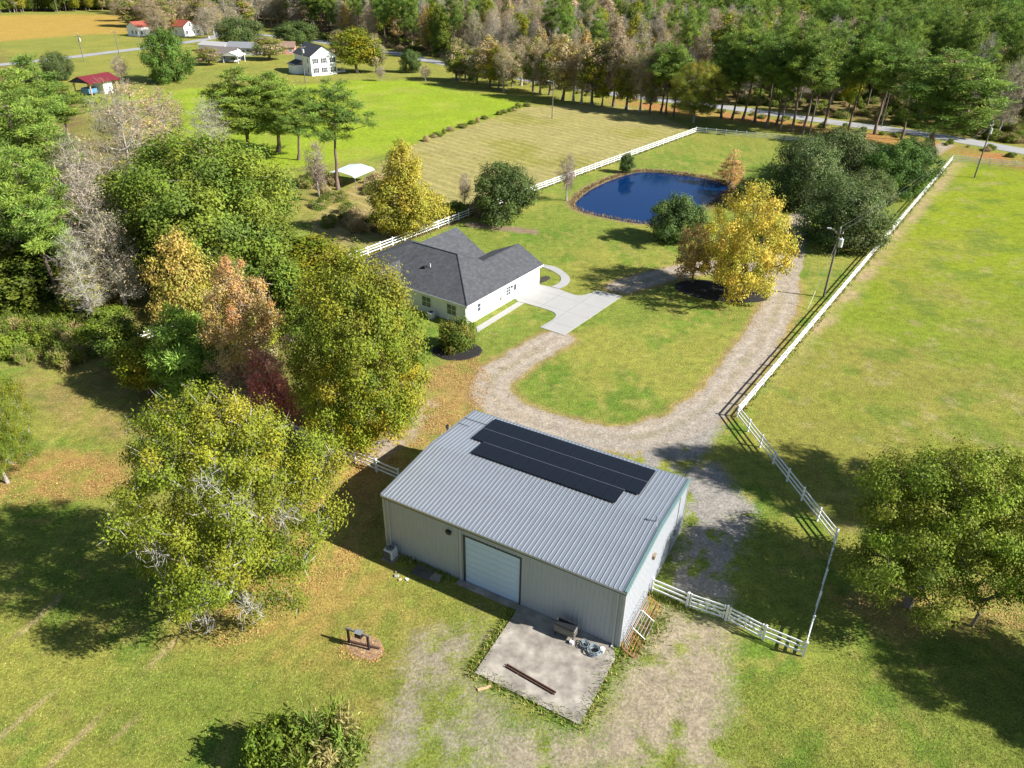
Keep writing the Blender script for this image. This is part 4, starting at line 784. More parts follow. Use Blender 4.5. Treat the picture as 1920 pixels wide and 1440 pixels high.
# roll-up door
door = MB().box(DX0, DX1, 0.06, 0.10, 0.0, 0.02).build('roll_up_door', M['door_white'], barn)
ds = MB().box(0, DX1 - DX0, 0.0, 0.035, 0.012, 0.522).mesh('door_section', 0.008); ds.materials.append(M['door_white'])
for i in range(8): link('door_section', ds, None, door, (DX0, 0.02, 0.02 + i * (DZ - 0.02) / 8))
for nm, (a, b_, c, d) in {'door_jamb': (DX0 - 0.14, DX0, 0, DZ + 0.12), 'door_jamb.001': (DX1, DX1 + 0.12, 0, DZ + 0.12), 'door_head': (DX0, DX1, DZ, DZ + 0.12)}.items():
    MB().box(a, b_, -0.045, 0.08, c, d).build(nm.split('.')[0], M['dark_trim'], barn)
MB().box(DX0 - 0.42, DX0 - 0.26, -0.09, -0.033, 0, BH - 0.3).build('door_track_trim', M['trim'], barn)
MB().box(DX0 - 0.5, DX1 + 0.3, -0.55, -0.04, -0.05, 0.09).build('door_sill', M['slab'], barn)
for x in (0.45, BW - 0.42):
    b = MB(); b.box(x - 0.05, x + 0.05, -0.12, -0.035, 0.12, BH - 0.28); b.box(x - 0.05, x + 0.05, -0.30, -0.12, 0.10, 0.2); b.build('downspout', M['trim'], barn)
MB().box(5.35, 5.75, -0.20, -0.033, 4.05, 4.22).box(5.4, 5.7, -0.16, -0.034, 3.9, 4.05).build('wall_light', M['black'], barn)
MB().box(BW + 0.033, BW + 0.2, 4.9, 5.3, 3.55, 3.85).build('wall_light', M['wood'], barn)
for (y, z, s, k) in ((10.3, 1.5, 0.16, 'steel'), (9.5, 1.25, 0.13, 'steel')):
    MB().box(BW + 0.033, BW + 0.17, y - s, y + s, z, z + 0.6).build('meter_box', M[k], barn)
b = MB(); b.tube((BW + 0.08, 10.3, 2.1), (BW + 0.08, 10.3, BH + 0.1), 0.035).tube((BW + 0.08, 9.5, 0.1), (BW + 0.08, 9.5, 1.3), 0.03); b.build('conduit', M['steel'], barn)
MB().tube((BW - 0.4, 6.3, BR), (BW - 0.4, 6.3, BR + 0.45), 0.06, 0.06, 8).tube((BW - 0.4, 6.3, BR + 0.45), (BW - 0.4, 6.3, BR + 0.55), 0.1, 0.1, 8).build('roof_vent', M['galv'], barn)
MB().tube((-0.18, 8.6, 0), (-0.18, 8.6, BH + 0.55), 0.07, 0.07, 8).tube((-0.18, 8.6, BH + 0.5), (-0.18, 8.6, BH + 0.75), 0.12, 0.12, 8).build('vent_pipe', M['black'], barn)
pvz = lambda y: BR + 0.055 - PITCH_B * (y - BD / 2)
MB().tube((-0.05, 10.9, pvz(10.9) + 0.05), (2.2, 10.9, pvz(10.9) + 0.05), 0.022).tube((-0.05, 9.9, pvz(9.9) + 0.05), (1.0, 9.9, pvz(9.9) + 0.05), 0.02).build('solar_conduit', M['black'], barn)
# solar array on the rear slope
arr = empty('solar_array', (*BARN_O, 0), BARN_YAW, 'black solar panel array in three rows on the barn roof', 'solar panels')
arr['group'] = 'barn roof equipment'; del arr['group']
pw_, ph_ = 1.055, 1.80
pb = MB(); pb.box(0, pw_ - 0.02, 0, ph_ - 0.03, 0, 0.035); pm = pb.mesh('solar_panel'); pm.materials.append(M['pv_frame'])
pc = MB(); pc.box(0.022, pw_ - 0.042, 0.022, ph_ - 0.052, 0.035, 0.038); pcm = pc.mesh('cells'); pcm.materials.append(M['pv'])
for row, (y0, x0, n_) in enumerate(((7.12, 3.22, 11), (8.93, 2.165, 13), (10.78, 2.165, 13))):
    y0 = (7.05, 8.88, 10.71)[row] * 1.0
    for i in range(n_):
        o = link('solar_panel', pm, None, arr, (x0 + i * pw_, y0 - 0.45, pvz(y0 - 0.45) + 0.09), (-math.atan(PITCH_B), 0, 0))
        link('cells', pcm, None, o)
    for yy in (0.35, 1.4):
        MB().box(x0 - 0.05, x0 + n_ * pw_ + 0.05, -0.02, 0.02, -0.05, -0.003).build('mounting_rail', M['alu'], arr, (0, y0 - 0.45 + yy, pvz(y0 - 0.45 + yy) + 0.09))
    if row < 2: MB().box((2.165 if row else 3.22), (2.165 + 13 * pw_) if row else 3.22 + 11 * pw_, -0.012, 0.012, 0.0, 0.055).build('row_trim', M['alu'], arr, (0, y0 - 0.45 + ph_ - 0.005, pvz(y0 - 0.45 + ph_) + 0.085))
# AC unit
def barn_w(x, y, z=0): q = barn_xy(x, y); return (q[0], q[1], z)
ac = empty('air_conditioner', barn_w(0.85, -0.7, 0.0), BARN_YAW, 'pale blue grey outdoor air conditioner at the barn corner', 'air conditioner')
MB().box(-0.5, 0.5, -0.5, 0.5, 0, 0.08).build('pad', M['slab'], ac)
MB().box(-0.40, 0.40, -0.40, 0.40, 0.10, 0.98).build('cabinet', M['appliance'], ac, bevel=0.1)
for i in range(14): MB().box(-0.30, 0.30, -0.412, -0.402, 0.2 + i * 0.05, 0.225 + i * 0.05).build('louvre', M['pv_frame'], ac)
b = MB(); b.tube((0, 0, 0.98), (0, 0, 0.995), 0.31, 0.31, 20); b.build('fan_opening', M['black'], ac)
b = MB()
for r_ in (0.12, 0.2, 0.28):
    P = [(r_ * math.cos(a), r_ * math.sin(a), 1.01) for a in np.linspace(0, 2 * math.pi, 17)]; b.path(P, 0.008, 4)
for a in range(8): b.tube((0, 0, 1.01), (0.3 * math.cos(a * math.pi / 4), 0.3 * math.sin(a * math.pi / 4), 1.01), 0.008, 0.008, 4)
b.build('fan_grille', M['appliance'], ac)
MB().tube((0, 0, 1.0), (0, 0, 1.03), 0.07, 0.07, 10).build('fan_hub', M['black'], ac)
# odds and ends by the front wall
tag(MB().box(-0.75, 0.75, -0.5, 0.5, -0.02, 0.12).build('concrete_pad', mat('dark_concrete', (0.10, 0.095, 0.085), 0.9, var=0.3), None, barn_w(3.7, -0.75), (0, 0, BARN_YAW), 0.02), 'small dark concrete pad on the ground by the barn wall', 'pad')
tag(MB().box(-0.42, 0.42, -0.35, 0.35, 0, 0.10).build('paving_stone', M['slab'], None, barn_w(4.75, -0.75), (0, 0, BARN_YAW + 0.1), 0.015), 'pale square paving stone near the roll up door', 'paving stone')
sp = empty('standpipe', barn_w(2.7, -0.35), BARN_YAW, 'short dark standpipe with tap by the barn wall', 'standpipe')
MB().tube((0, 0, 0), (0, 0, 0.62), 0.045).build('pipe', M['black'], sp); MB().box(-0.06, 0.06, -0.16, 0.04, 0.56, 0.68).build('tap', M['steel'], sp)
for i, (x, y, s, k) in enumerate(((2.3, -2.0, 0.16, 'concrete'), (2.7, -2.15, 0.13, 'new_wood'), (2.0, -1.7, 0.12, 'stone'), (3.1, -1.9, 0.14, 'white'))):
    tag(MB().box(-s, s, -s * 0.7, s * 0.7, 0, s * 0.7).build('rubble_piece', M[k], None, barn_w(x, y), (0.15, 0.1, i * 0.8), 0.03), ('grey lump of rubble', 'tan wood scrap', 'brown stone', 'white lump of rubble')[i] + ' lying near the barn air conditioner', 'rubble')
# cabinet smoker, hoses, beams on the slab
sm_ = empty('cabinet_smoker', barn_w(14.9, -0.85, 0.10), BARN_YAW, 'dark steel box grill on legs against the barn wall', 'grill')
MB().box(-0.72, 0.72, -0.32, 0.30, 0.35, 0.95).build('body', mat('olive_steel', (0.16, 0.15, 0.13), 0.55, 0.3, dirt=(0.07, 0.05, 0.04)), sm_, bevel=0.04)
MB().box(-0.70, 0.70, -0.30, 0.28, 0.955, 1.05).build('lid', M['black'], sm_, bevel=0.03)
for x in (-0.62, 0.62):
    for y in (-0.25, 0.23): MB().box(x - 0.03, x + 0.03, y - 0.03, y + 0.03, 0, 0.35).build('leg', M['black'], sm_)
MB().tube((-0.6, 0.0, 1.05), (-0.6, 0.0, 1.35), 0.06, 0.06, 8).build('chimney', M['steel'], sm_); MB().tube((-0.4, -0.36, 0.75), (0.4, -0.36, 0.75), 0.015).build('handle', M['steel'], sm_)
MB().box(0.5, 0.75, -0.5, -0.30, 0.0, 0.2).build('fuel_box', M['white'], sm_)
rh = random.Random(3)
for (x, y, r_, n_, lab) in ((16.35, -1.0, 0.34, 5, 'blue grey hose coil beside the box grill'), (17.05, -1.15, 0.48, 6, 'larger hose coil at the barn corner downspout')):
    P = [(r_ * (0.75 + 0.25 * math.sin(t * 0.37)) * math.cos(t), r_ * (0.75 + 0.25 * math.cos(t * 0.23)) * math.sin(t), 0.04 + 0.05 * t / 6.28 + 0.02 * math.sin(t * 1.7)) for t in np.arange(0, n_ * 6.28, 0.42)]
    tag(MB().path(P, 0.028, 6).build('hose_coil', M['hose'], None, barn_w(x, y, 0.10), (0, 0, 0.3)), lab, 'hose')
bkt = empty('bucket', barn_w(17.5, -0.9, 0.1), 0, 'pale bucket at the barn corner beside the hoses', 'bucket'); MB().tube((0, 0, 0), (0, 0, 0.34), 0.13, 0.16, 14).build('pail', M['appliance'], bkt); MB().tube((0, 0, 0.3), (0, 0, 0.345), 0.165, 0.165, 14, ).build('rim', M['white'], bkt)
p0, p1 = G(949, 1250), G(1041, 1303); bl = float(np.hypot(*(p1 - p0)[:2])); ba = math.atan2(p1[1] - p0[1], p1[0] - p0[0])
for k, off in enumerate((0.07, -0.09)):
    b = MB(); b.box(-bl / 2, bl / 2, -0.035, 0.035, 0, 0.012).box(-bl / 2, bl / 2, -0.006, 0.006, 0.012, 0.10).box(-bl / 2, bl / 2, -0.035, 0.035, 0.10, 0.112)
    m_ = (p0 + p1) / 2; tag(b.build('steel_beam', M['rusty'], None, (m_[0] - math.sin(ba) * off, m_[1] + math.cos(ba) * off, 0.10), (0, 0, ba)), 'long rusty steel beam lying on the concrete slab', 'beam', 'pair of steel beams on the slab')
tag(MB().box(-0.42, 0.42, -0.09, 0.09, 0, 0.07).build('board_offcut', M['new_wood'], None, (*G(908, 1291)[:2], 0.02), (0, 0, 0.35), 0.01), 'pale yellow board offcut in the grass beside the slab', 'board')
# pipe gates leaning on the sunlit end wall
def pipe_gate(name, label, mt, L, Hh, loc, rz, tilt, nb, vb):
    e = empty(name, loc, rz, label, 'gate', None); e.rotation_euler = (tilt, 0, rz); r_ = 0.024
    P = [(0, 0, 0.02), (0, 0, Hh - 0.12), (0.12, 0, Hh), (L - 0.12, 0, Hh), (L, 0, Hh - 0.12), (L, 0, 0.02), (0, 0, 0.02)]; MB().path(P, r_, 6).build('frame', mt, e)
    for i in range(nb): MB().tube((0.01, 0, (i + 1) * Hh / (nb + 1)), (L - 0.01, 0, (i + 1) * Hh / (nb + 1)), r_ * 0.75, None, 6).build('bar', mt, e)
    for i in range(vb): MB().tube(((i + 1) * L / (vb + 1), 0.03, 0.02), ((i + 1) * L / (vb + 1), 0.03, Hh), r_ * 0.75, None, 6).build('brace', mt, e)
    return e
ga = BARN_YAW + math.pi / 2
pipe_gate('pipe_gate', 'long rust red pipe gate lying slanted along the barn end wall', M['rust_pipe'], 4.9, 1.12, barn_w(BW + 1.2, -0.26), ga, R_(-62), 4, 3)
pipe_gate('pipe_gate', 'silver pipe gate lying on the long rust red gate', M['steel'], 1.7, 1.2, barn_w(BW + 1.25, 1.4, 0.08), ga, R_(-58), 4, 0)
pipe_gate('pipe_gate', 'pale pipe gate propped upright against the barn end wall', M['steel'], 4.2, 1.35, barn_w(BW + 0.42, 0.1), ga, R_(-13), 5, 1)

# ------------------------------------------------------------------ white fences
post = MB().box(-0.065, 0.065, -0.065, 0.065, 0, 1.36); post.add([(-0.085, -0.085, 1.36), (0.085, -0.085, 1.36), (0.085, 0.085, 1.36), (-0.085, 0.085, 1.36), (0, 0, 1.43)], [(0, 1, 4), (1, 2, 4), (2, 3, 4), (3, 0, 4), (3, 2, 1, 0)])
post = post.mesh('post'); post.materials.append(M['vinyl'])
rail = MB().box(0, 1, -0.024, 0.024, -0.066, 0.066).mesh('rail'); rail.materials.append(M['vinyl'])
def fence(label, pts, group='white rail fences', first=True, last=True, sp=2.42):
    pts = [np.array(q[:2]) for q in pts]; e = empty('rail_fence', (*pts[0], 0), 0, label, 'fence'); O = pts[0]
    for s_i, (a, b_) in enumerate(zip(pts[:-1], pts[1:])):
        L = np.hypot(*(b_ - a)); n_ = max(1, round(L / sp)); az = math.atan2(b_[1] - a[1], b_[0] - a[0])
        for i in range(n_):
            p = a + (b_ - a) * i / n_ - O; q = a + (b_ - a) * (i + 1) / n_ - O
            if i > 0 or s_i > 0 or first: link('post', post, None, e, (*p, 0), (random.gauss(0, .006), random.gauss(0, .006), az))
            for z in (0.38, 0.78, 1.18): link('rail', rail, None, e, (*p, z + random.gauss(0, .006)), (0, random.gauss(0, .003), az), (L / n_, 1, 1))
    if last: link('post', post, None, e, (*(pts[-1] - O), 0), (0, 0, az))
    return e
C1, C2, C3 = G(1505, 1231), np.array([24.5, 42.0, 0]), np.array([20.95, 57.6, 0])
C3 = G(1381, 782); C4 = G(1784, 303)
GP1, GPM, GP3 = G(1287, 1138), G(1360, 1163), G(1430, 1200)
fence('two bay white rail fence between the barn end and the gates', [G(1221, 1110), GP1])
fence('short white rail fence between the gates and the fence corner', [GP3, C1], last=False)
fence('white rail fence beside the spreading tree running up from the corner post', [C1, C2], last=False)
fence('white rail fence slanting from the spreading tree to the gravel drive', [C2, C3], last=False)
fence('long white rail fence dividing the drive from the paddock', [C3, C4])
fence('white rail fence between the paddock and the road', [C4 + np.array([0.3, 0.1, 0]), G(1925, 316), G(2060, 338)], first=False)
K0 = G(1305, 249)
fence('white rail fence across the far side of the pond lawn', [K0, G(1515, 268), G(1640, 284), G(1738, 307)], last=True)
fence('long white rail fence between the pond lawn and the hay field', [K0, G(1010, 357), G(690, 479), G(545, 535), G(380, 606), G(228, 655)], first=False)
fence('white rail fence through the shade from the left wood to the barn', [G(228, 655) + np.array([0.1, -0.2, 0]), G(590, 835), G(748, 903)], first=False)
def field_gate(a, b_, label, flip):
    a, b_ = np.array(a[:2]), np.array(b_[:2]); L = np.hypot(*(b_ - a)) - 0.30; az = math.atan2(b_[1] - a[1], b_[0] - a[0]); o = a + (b_ - a) / np.hypot(*(b_ - a)) * 0.15
    e = empty('field_gate', (*o, 0), az, label, 'gate')
    for x in (0.04, L - 0.04): MB().box(x - 0.045, x + 0.045, -0.04, 0.04, 0.12, 1.34).build('stile', M['vinyl'], e)
    for z in (0.22, 0.58, 0.92, 1.24): MB().box(0.09, L - 0.09, -0.024, 0.024, z - 0.06, z + 0.06).build('rail', M['vinyl'], e)
    MB().box(L / 2 - 0.05, L / 2 + 0.05, -0.033, -0.0245, 0.28, 1.18).build('upright', M['vinyl'], e)
    for s_ in (-1, 1):
        p_, q_ = Vector((L / 2 + s_ * 0.07, -0.045, 1.12)), Vector((L / 2 + s_ * (L / 2 - 0.14), -0.045, 0.34)); d = (q_ - p_).normalized(); w_ = Vector((d.z, 0, -d.x)) * 0.05
        MB().prism([p_ + w_, q_ + w_, q_ - w_, p_ - w_], (0, -0.01, 0), (0, 0.01, 0)).build('brace', M['vinyl'], e)
    MB().box(L - 0.12, L + 0.06, -0.06, -0.045, 0.85, 0.95).build('latch', M['black'], e)
    return e
field_gate(GP1, GPM, 'braced white field gate on the barn side of the pair', False); field_gate(GPM, GP3, 'braced white field gate on the fence corner side of the pair', True)
tag(link('gate_post', post, None, None, (*GPM[:2], 0), (0, 0, -0.6)), 'white post where the two field gates meet', 'post')
# lone wooden post, frame sign
lp = tag(MB().box(-0.09, 0.09, -0.09, 0.09, 0, 1.3).build('wooden_post', M['wood'], None, (*G(1822, 1174)[:2], 0), (0.02, 0.06, 0.4), 0.02), 'lone weathered wooden post in the grass by the spreading tree', 'post')
a, b_ = G(655, 1205), G(692, 1219); L = float(np.hypot(*(b_ - a)[:2])); az = math.atan2(b_[1] - a[1], b_[0] - a[0])
sg = empty('sign_frame', (*a[:2], 0), az, 'black timber frame holding a small panel in a leaf covered bed', 'sign frame')
for x in (0, L): MB().box(x - 0.06, x + 0.06, -0.06, 0.06, 0, 1.25).build('post', M['black'], sg)
MB().box(-0.15, L + 0.15, -0.055, 0.055, 1.252, 1.36).build('beam', M['pole_wood'], sg)
MB().box(L * 0.42, L * 0.72, -0.18, 0.16, 0.98, 1.24).build('hanging_box', M['pv_frame'], sg); MB().box(L * 0.40, L * 0.74, -0.2, 0.18, 1.365, 1.39).build('box_cap', M['steel'], sg)
MB().tube((0.1, 0.02, 0.16), (L + 0.6, 0.3, 0.12), 0.07, 0.07, 8).build('ground_log', M['rusty'], sg)
def bed(name, c, rx, ry, rz, m_, label, h=0.12):
    k = 40; rr = np.random.default_rng(int(abs(c[0]) * 10)); b = MB(); V = []
    for ring, (s, z) in enumerate(((1.0, 0.004), (0.93, h * 0.7), (0.6, h), (0.25, h * 1.05))):
        for i in range(k):
            t = 2 * math.pi * i / k; w_ = s * (1 + 0.02 * math.sin(3 * t + c[0]) + rr.normal(0, 0.008)); x, y = rx * w_ * math.cos(t), ry * w_ * math.sin(t); V.append((x * math.cos(rz) - y * math.sin(rz), x * math.sin(rz) + y * math.cos(rz), z + rr.normal(0, 0.006) * (ring > 0)))
    V.append((0, 0, h * 1.05)); Fs = [(r * k + i, r * k + (i + 1) % k, (r + 1) * k + (i + 1) % k, (r + 1) * k + i) for r in range(3) for i in range(k)] + [(3 * k + i, 3 * k + (i + 1) % k, 4 * k) for i in range(k)]
    b.add(V, Fs); o = b.build(name, m_, None, (*c[:2], 0)); return tag(o, label, 'garden bed')
bed('mulch_bed', G(857, 658), 2.75, 2.2, 0, M['mulch'], 'round black mulch bed under the clipped bush')
bed('mulch_bed', G(1350, 546), 6.0, 3.3, R_(-16), M['mulch'], 'long black mulch bed under the golden tree')
bed('leaf_bed', G(684, 1213), 1.35, 0.85, R_(-25), mat('leafy_soil', (0.27, 0.17, 0.10), 0.95, var=0.5, scale=9, bump=0.8), 'oval bed of brown leaves round the black frame', 0.05)
bed('planting_bed', G(1018, 524) , 1.4, 0.7, R_(55), mat('dark_soil', (0.05, 0.038, 0.03), 0.95, var=0.4, scale=9), 'dark planting bed at the garage end inside the curved walk', 0.06)

# ------------------------------------------------------------------ white house
HK = np.array([-5.31, 77.14]); HA = R_(55.72); HE = 2.62; OV = 0.35; PT = 0.445
house = empty('white_house', (*HK, 0), HA, 'single storey white house with dark hipped shingle roof', 'house')
# local frame: x along the garage wall away from the camera, y to the left behind the trees
D1, L2, WG, LG = 12.8, 20.0, 8.2, 16.2
def wall_box(x0, x1, y0, y1, z1=HE): return MB().box(x0, x1, y0, y1, 0, z1).build('wall', M['house_wall'], house)
wall_box(OV, D1 - OV, OV, L2 - OV)
wall_box(D1 - OV + 0.002, LG - OV, OV, WG - OV)
wall_box(D1 - OV + 0.002, D1 + 1.2, 8.9, 17.0, HE - 0.01)
zr = HE + 0.13; e0 = HE + 0.0
def slope_z(d): return zr + PT * d
roof_f = MB(); P_ = slope_z(D1 / 2); hd = D1 / 2
# main hipped roof
rf_ = [((0, 0, zr), (0, L2, zr), (hd, L2 - hd, P_), (hd, hd, P_)), ((0, 0, zr), (hd, hd, P_), (D1, 0, zr)), ((0, L2, zr), (D1, L2, zr), (hd, L2 - hd, P_)), ((D1, 0, zr), (hd, hd, P_), (hd, L2 - hd, P_), (D1, L2, zr))]
main_roof = None
def roof_part(name, polys, m_=None, parent=house, th=0.10):
    b = MB()
    for q in polys: b.prism(q, (0, 0, -th), (0, 0, 0))
    return b.build(name, m_ or M['shingle'], parent)
main_roof = roof_part('roof', rf_)
gz_ = slope_z(WG / 2); gx0 = WG / 2 * 0 + hd - (P_ - gz_) / PT * 0
xr = D1 - (gz_ - zr) / PT    # where the garage ridge meets the main rear slope
roof_part('garage_roof', [((D1 - 4.5, 0, zr + 0.004), (LG, 0, zr + 0.004), (LG + 0.25, WG / 2, gz_ + 0.004), (xr - 0.4, WG / 2, gz_ + 0.004)), ((LG, WG, zr + 0.004), (D1 - 3.0, WG, zr + 0.004 ), (xr - 0.4, WG / 2, gz_ + 0.004), (LG + 0.25, WG / 2, gz_ + 0.004))])
bz = P_ + 0.02
roof_part('rear_gable_roof', [((hd, 12.8, bz), (D1 + 1.5, 12.8, bz), (D1 + 1.5, 7.6, zr - 0.02), (hd + 1.2, 7.6, zr - 0.02)), ((hd, 12.8, bz), (D1 + 1.5, 12.8, bz), (D1 + 1.5, 18.0, zr - 0.02), (hd + 1.2, 18.0, zr - 0.02))])
roof_part('front_gable_roof', [((-1.6, 13.2, zr + 1.5), (3.4, 13.2, zr + 1.5), (0.05, 10.0, zr + 0.06), (-1.6, 10.0, zr + 0.06)), ((-1.6, 13.2, zr + 1.5), (3.4, 13.2, zr + 1.5), (0.05, 16.4, zr + 0.06), (-1.6, 16.4, zr + 0.06))])
for (x0, y0, x1, y1) in ((0, 0, hd, hd), (0, L2, hd, L2 - hd)):
    b = MB(); n_ = 22
    for i in range(n_):
        t0, t1 = i / n_, (i + 1) / n_ - 0.006; b.tube((x0 + (x1 - x0) * t0, y0 + (y1 - y0) * t0, zr + (P_ - zr) * t0 + 0.01), (x0 + (x1 - x0) * t1, y0 + (y1 - y0) * t1, zr + (P_ - zr) * t1 + 0.02), 0.07, 0.07, 6)
    b.build('hip_cap', M['shingle_dark'], main_roof)
MB().tube((hd, hd, P_ + 0.01), (hd, L2 - hd, P_ + 0.01), 0.08, 0.08, 6).build('ridge_cap', M['shingle_dark'], main_roof)
MB().tube((LG + 0.2, WG / 2, gz_ + 0.01), (xr, WG / 2, gz_ + 0.01), 0.08, 0.08, 6).build('ridge_cap', M['shingle_dark'], main_roof)
for (x, y) in ((3.6, 8.4),): MB().tube((x, y, slope_z(x) - 0.1), (x, y, slope_z(x) + 0.45), 0.05, 0.05, 8).build('vent_pipe', M['white'], main_roof)
MB().box(3.1, 3.5, 8.9, 9.3, slope_z(3.1) - 0.1, slope_z(3.5) + 0.12).build('roof_vent', M['black'], main_roof)
# fascia and soffit
for (x0, x1, y0, y1) in ((-0.03, -0.004, -0.03, L2), (0, LG, -0.03, -0.004)): MB().box(x0, x1, y0, y1, zr - 0.24, zr - 0.02).build('fascia', M['white'], house)
MB().box(0.0, OV, 0.0, L2, zr - 0.135, zr - 0.115).build('soffit', M['white'], house); MB().box(OV, LG, 0.0, OV, zr - 0.135, zr - 0.115).build('soffit', M['white'], house)
b = MB(); b.add([(LG - 0.36, 0.1, zr - 0.1), (LG - 0.36, WG - 0.1, zr - 0.1), (LG - 0.36, WG / 2, gz_ - 0.1)], [(0, 1, 2)]); b.build('gable_wall', M['house_wall'], house)
def window(parent, c, ux, w, h, nx=2, ny=2, fr=0.07, trim=None):
    """window on a wall; ux unit vector along the wall, outward = ux x z"""
    u = Vector(ux); n_ = u.cross(Vector((0, 0, 1))); c = Vector(c)
    def slab(x0, x1, z0, z1, d0, d1): b.prism([c + u * x0 + Vector((0, 0, z0)), c + u * x1 + Vector((0, 0, z0)), c + u * x1 + Vector((0, 0, z1)), c + u * x0 + Vector((0, 0, z1))], n_ * d0, n_ * d1)
    b = MB(); slab(-w / 2, w / 2, 0, h, 0.005, 0.02); wn_ = b.build('window', M['glass'], parent)
    b = MB()
    for (x0, x1, z0, z1) in ((-w / 2 - fr, -w / 2, -fr, h + fr), (w / 2, w / 2 + fr, -fr, h + fr), (-w / 2, w / 2, -fr, 0), (-w / 2, w / 2, h, h + fr)): slab(x0, x1, z0, z1, 0.004, 0.06)
    b.build('frame', trim or M['white'], wn_)
    b = MB()
    for i in range(1, nx): slab(-w / 2 + i * w / nx - 0.02, -w / 2 + i * w / nx + 0.02, 0, h, 0.022, 0.04)
    for i in range(1, ny): slab(-w / 2, w / 2, i * h / ny - 0.02, i * h / ny + 0.02, 0.0225, 0.038)
    b.build('glazing_bar', M['white'], wn_); b = MB(); slab(-w / 2 - 0.12, w / 2 + 0.12, -fr - 0.06, -fr, 0.004, 0.10); b.build('sill', trim or M['white'], wn_); return wn_
window(house, (OV, 2.55, 0.85), (0, -1, 0), 1.35, 1.25, 2, 2, 0.07)
window(house, (OV, 6.4, 0.85), (0, -1, 0), 1.35, 1.25, 2, 2)
window(house, (2.7, OV, 1.05), (1, 0, 0), 0.6, 1.0, 1, 2)
window(house, (8.7, OV, 1.0), (1, 0, 0), 0.9, 1.1, 2, 3)
dr = MB().box(9.75, 10.65, OV - 0.05, OV - 0.003, 0.05, 2.1).build('side_door', M['white'], house)
MB().box(9.9, 10.5, OV - 0.06, OV - 0.051, 1.15, 1.95).build('door_pane', M['glass'], dr); MB().tube((9.83, OV - 0.10, 1.0), (9.83, OV - 0.05, 1.0), 0.03).build('handle', M['black'], dr)
gd = MB().box(11.4, 15.3, OV - 0.04, OV - 0.003, 0.05, 2.25).build('garage_door', M['white'], house)
for i in range(4): MB().box(11.42, 15.28, OV - 0.055, OV - 0.041, 0.07 + i * 0.545, 0.59 + i * 0.545).build('door_panel', M['white'], gd)
MB().box(9.35, 9.5, OV - 0.16, OV - 0.003, 1.75, 2.0).build('wall_lantern', M['black'], house)
MB().box(7.0, 7.25, OV - 0.14, OV - 0.003, 0.9, 1.3).build('meter_box', M['steel'], house)
MB().box(OV - 0.10, OV - 0.003, OV + 0.05, OV + 0.15, 0.1, zr - 0.25).build('downspout', M['white'], house)
MB().box(15.62, 15.74, OV - 0.08, OV - 0.003, 0.1, zr - 0.25).build('downspout', M['white'], house)
q = HK + np.array([math.cos(HA), math.sin(HA)]) * -0.55 + np.array([-math.sin(HA), math.cos(HA)]) * 5.0
h2 = empty('heat_pump', (*q, 0), HA, 'small heat pump cabinet against the white house wall', 'air conditioner')
MB().box(-0.36, 0.36, -0.36, 0.36, 0.08, 0.85).build('cabinet', M['appliance'], h2, bevel=0.06); MB().tube((0, 0, 0.85), (0, 0, 0.865), 0.28, 0.28, 16).build('fan_opening', M['black'], h2); MB().box(-0.45, 0.45, -0.45, 0.45, 0, 0.08).build('pad', M['slab'], h2)
for i, (lx, ly, s) in enumerate(((0.2, -0.55, 0.55), (16.5, 1.2, 0.5), (16.6, 6.2, 0.6), (13.6, 8.8, 0.6))):
    q = HK + np.array([math.cos(HA), math.sin(HA)]) * lx + np.array([-math.sin(HA), math.cos(HA)]) * ly
    plant_at('bush', 'foundation_shrub', q, s * 1.6, s, ('small round shrub at the sunny corner of the white house', 'small shrub beside the garage downspout', 'small shrub at the garage gable', 'small shrub in the rear corner of the white house')[i], 'bush')

# ------------------------------------------------------------------ far buildings
def gable_house(name, label, c, rz, L, W, He, Hr, wall, roof_m, cat='house', ov=0.4, win=(), floors=1, gable_m=None):
    e = empty(name, (*c[:2], 0), rz, label, cat)
    MB().box(-L / 2, L / 2, -W / 2, W / 2, 0, He).build('wall', wall, e)
    for s_ in (-1, 1): b = MB(); b.prism([(s_ * L / 2, -W / 2, He), (s_ * L / 2, W / 2, He), (s_ * L / 2, 0, Hr)], (-s_ * 0.1, 0, 0), (0, 0, 0)); b.build('gable', gable_m or wall, e)
    k = (Hr - He) / (W / 2); b = MB(); z0 = He - k * ov
    for s_ in (-1, 1): b.prism([(-L / 2 - ov, s_ * (W / 2 + ov), z0), (L / 2 + ov, s_ * (W / 2 + ov), z0), (L / 2 + ov, 0, Hr), (-L / 2 - ov, 0, Hr)], (0, 0, 0.02), (0, 0, 0.16))
    b.build('roof', roof_m, e)
    for (face, t, z, w, h) in win:
        cc_, ux = {'+x': ((L / 2, t, z), (0, 1, 0)), '-x': ((-L / 2, t, z), (0, -1, 0)), '-y': ((t, -W / 2, z), (1, 0, 0)), '+y': ((t, W / 2, z), (-1, 0, 0))}[face]
        o = window(e, cc_, ux, w, h, 2, 2, 0.08)
    return e
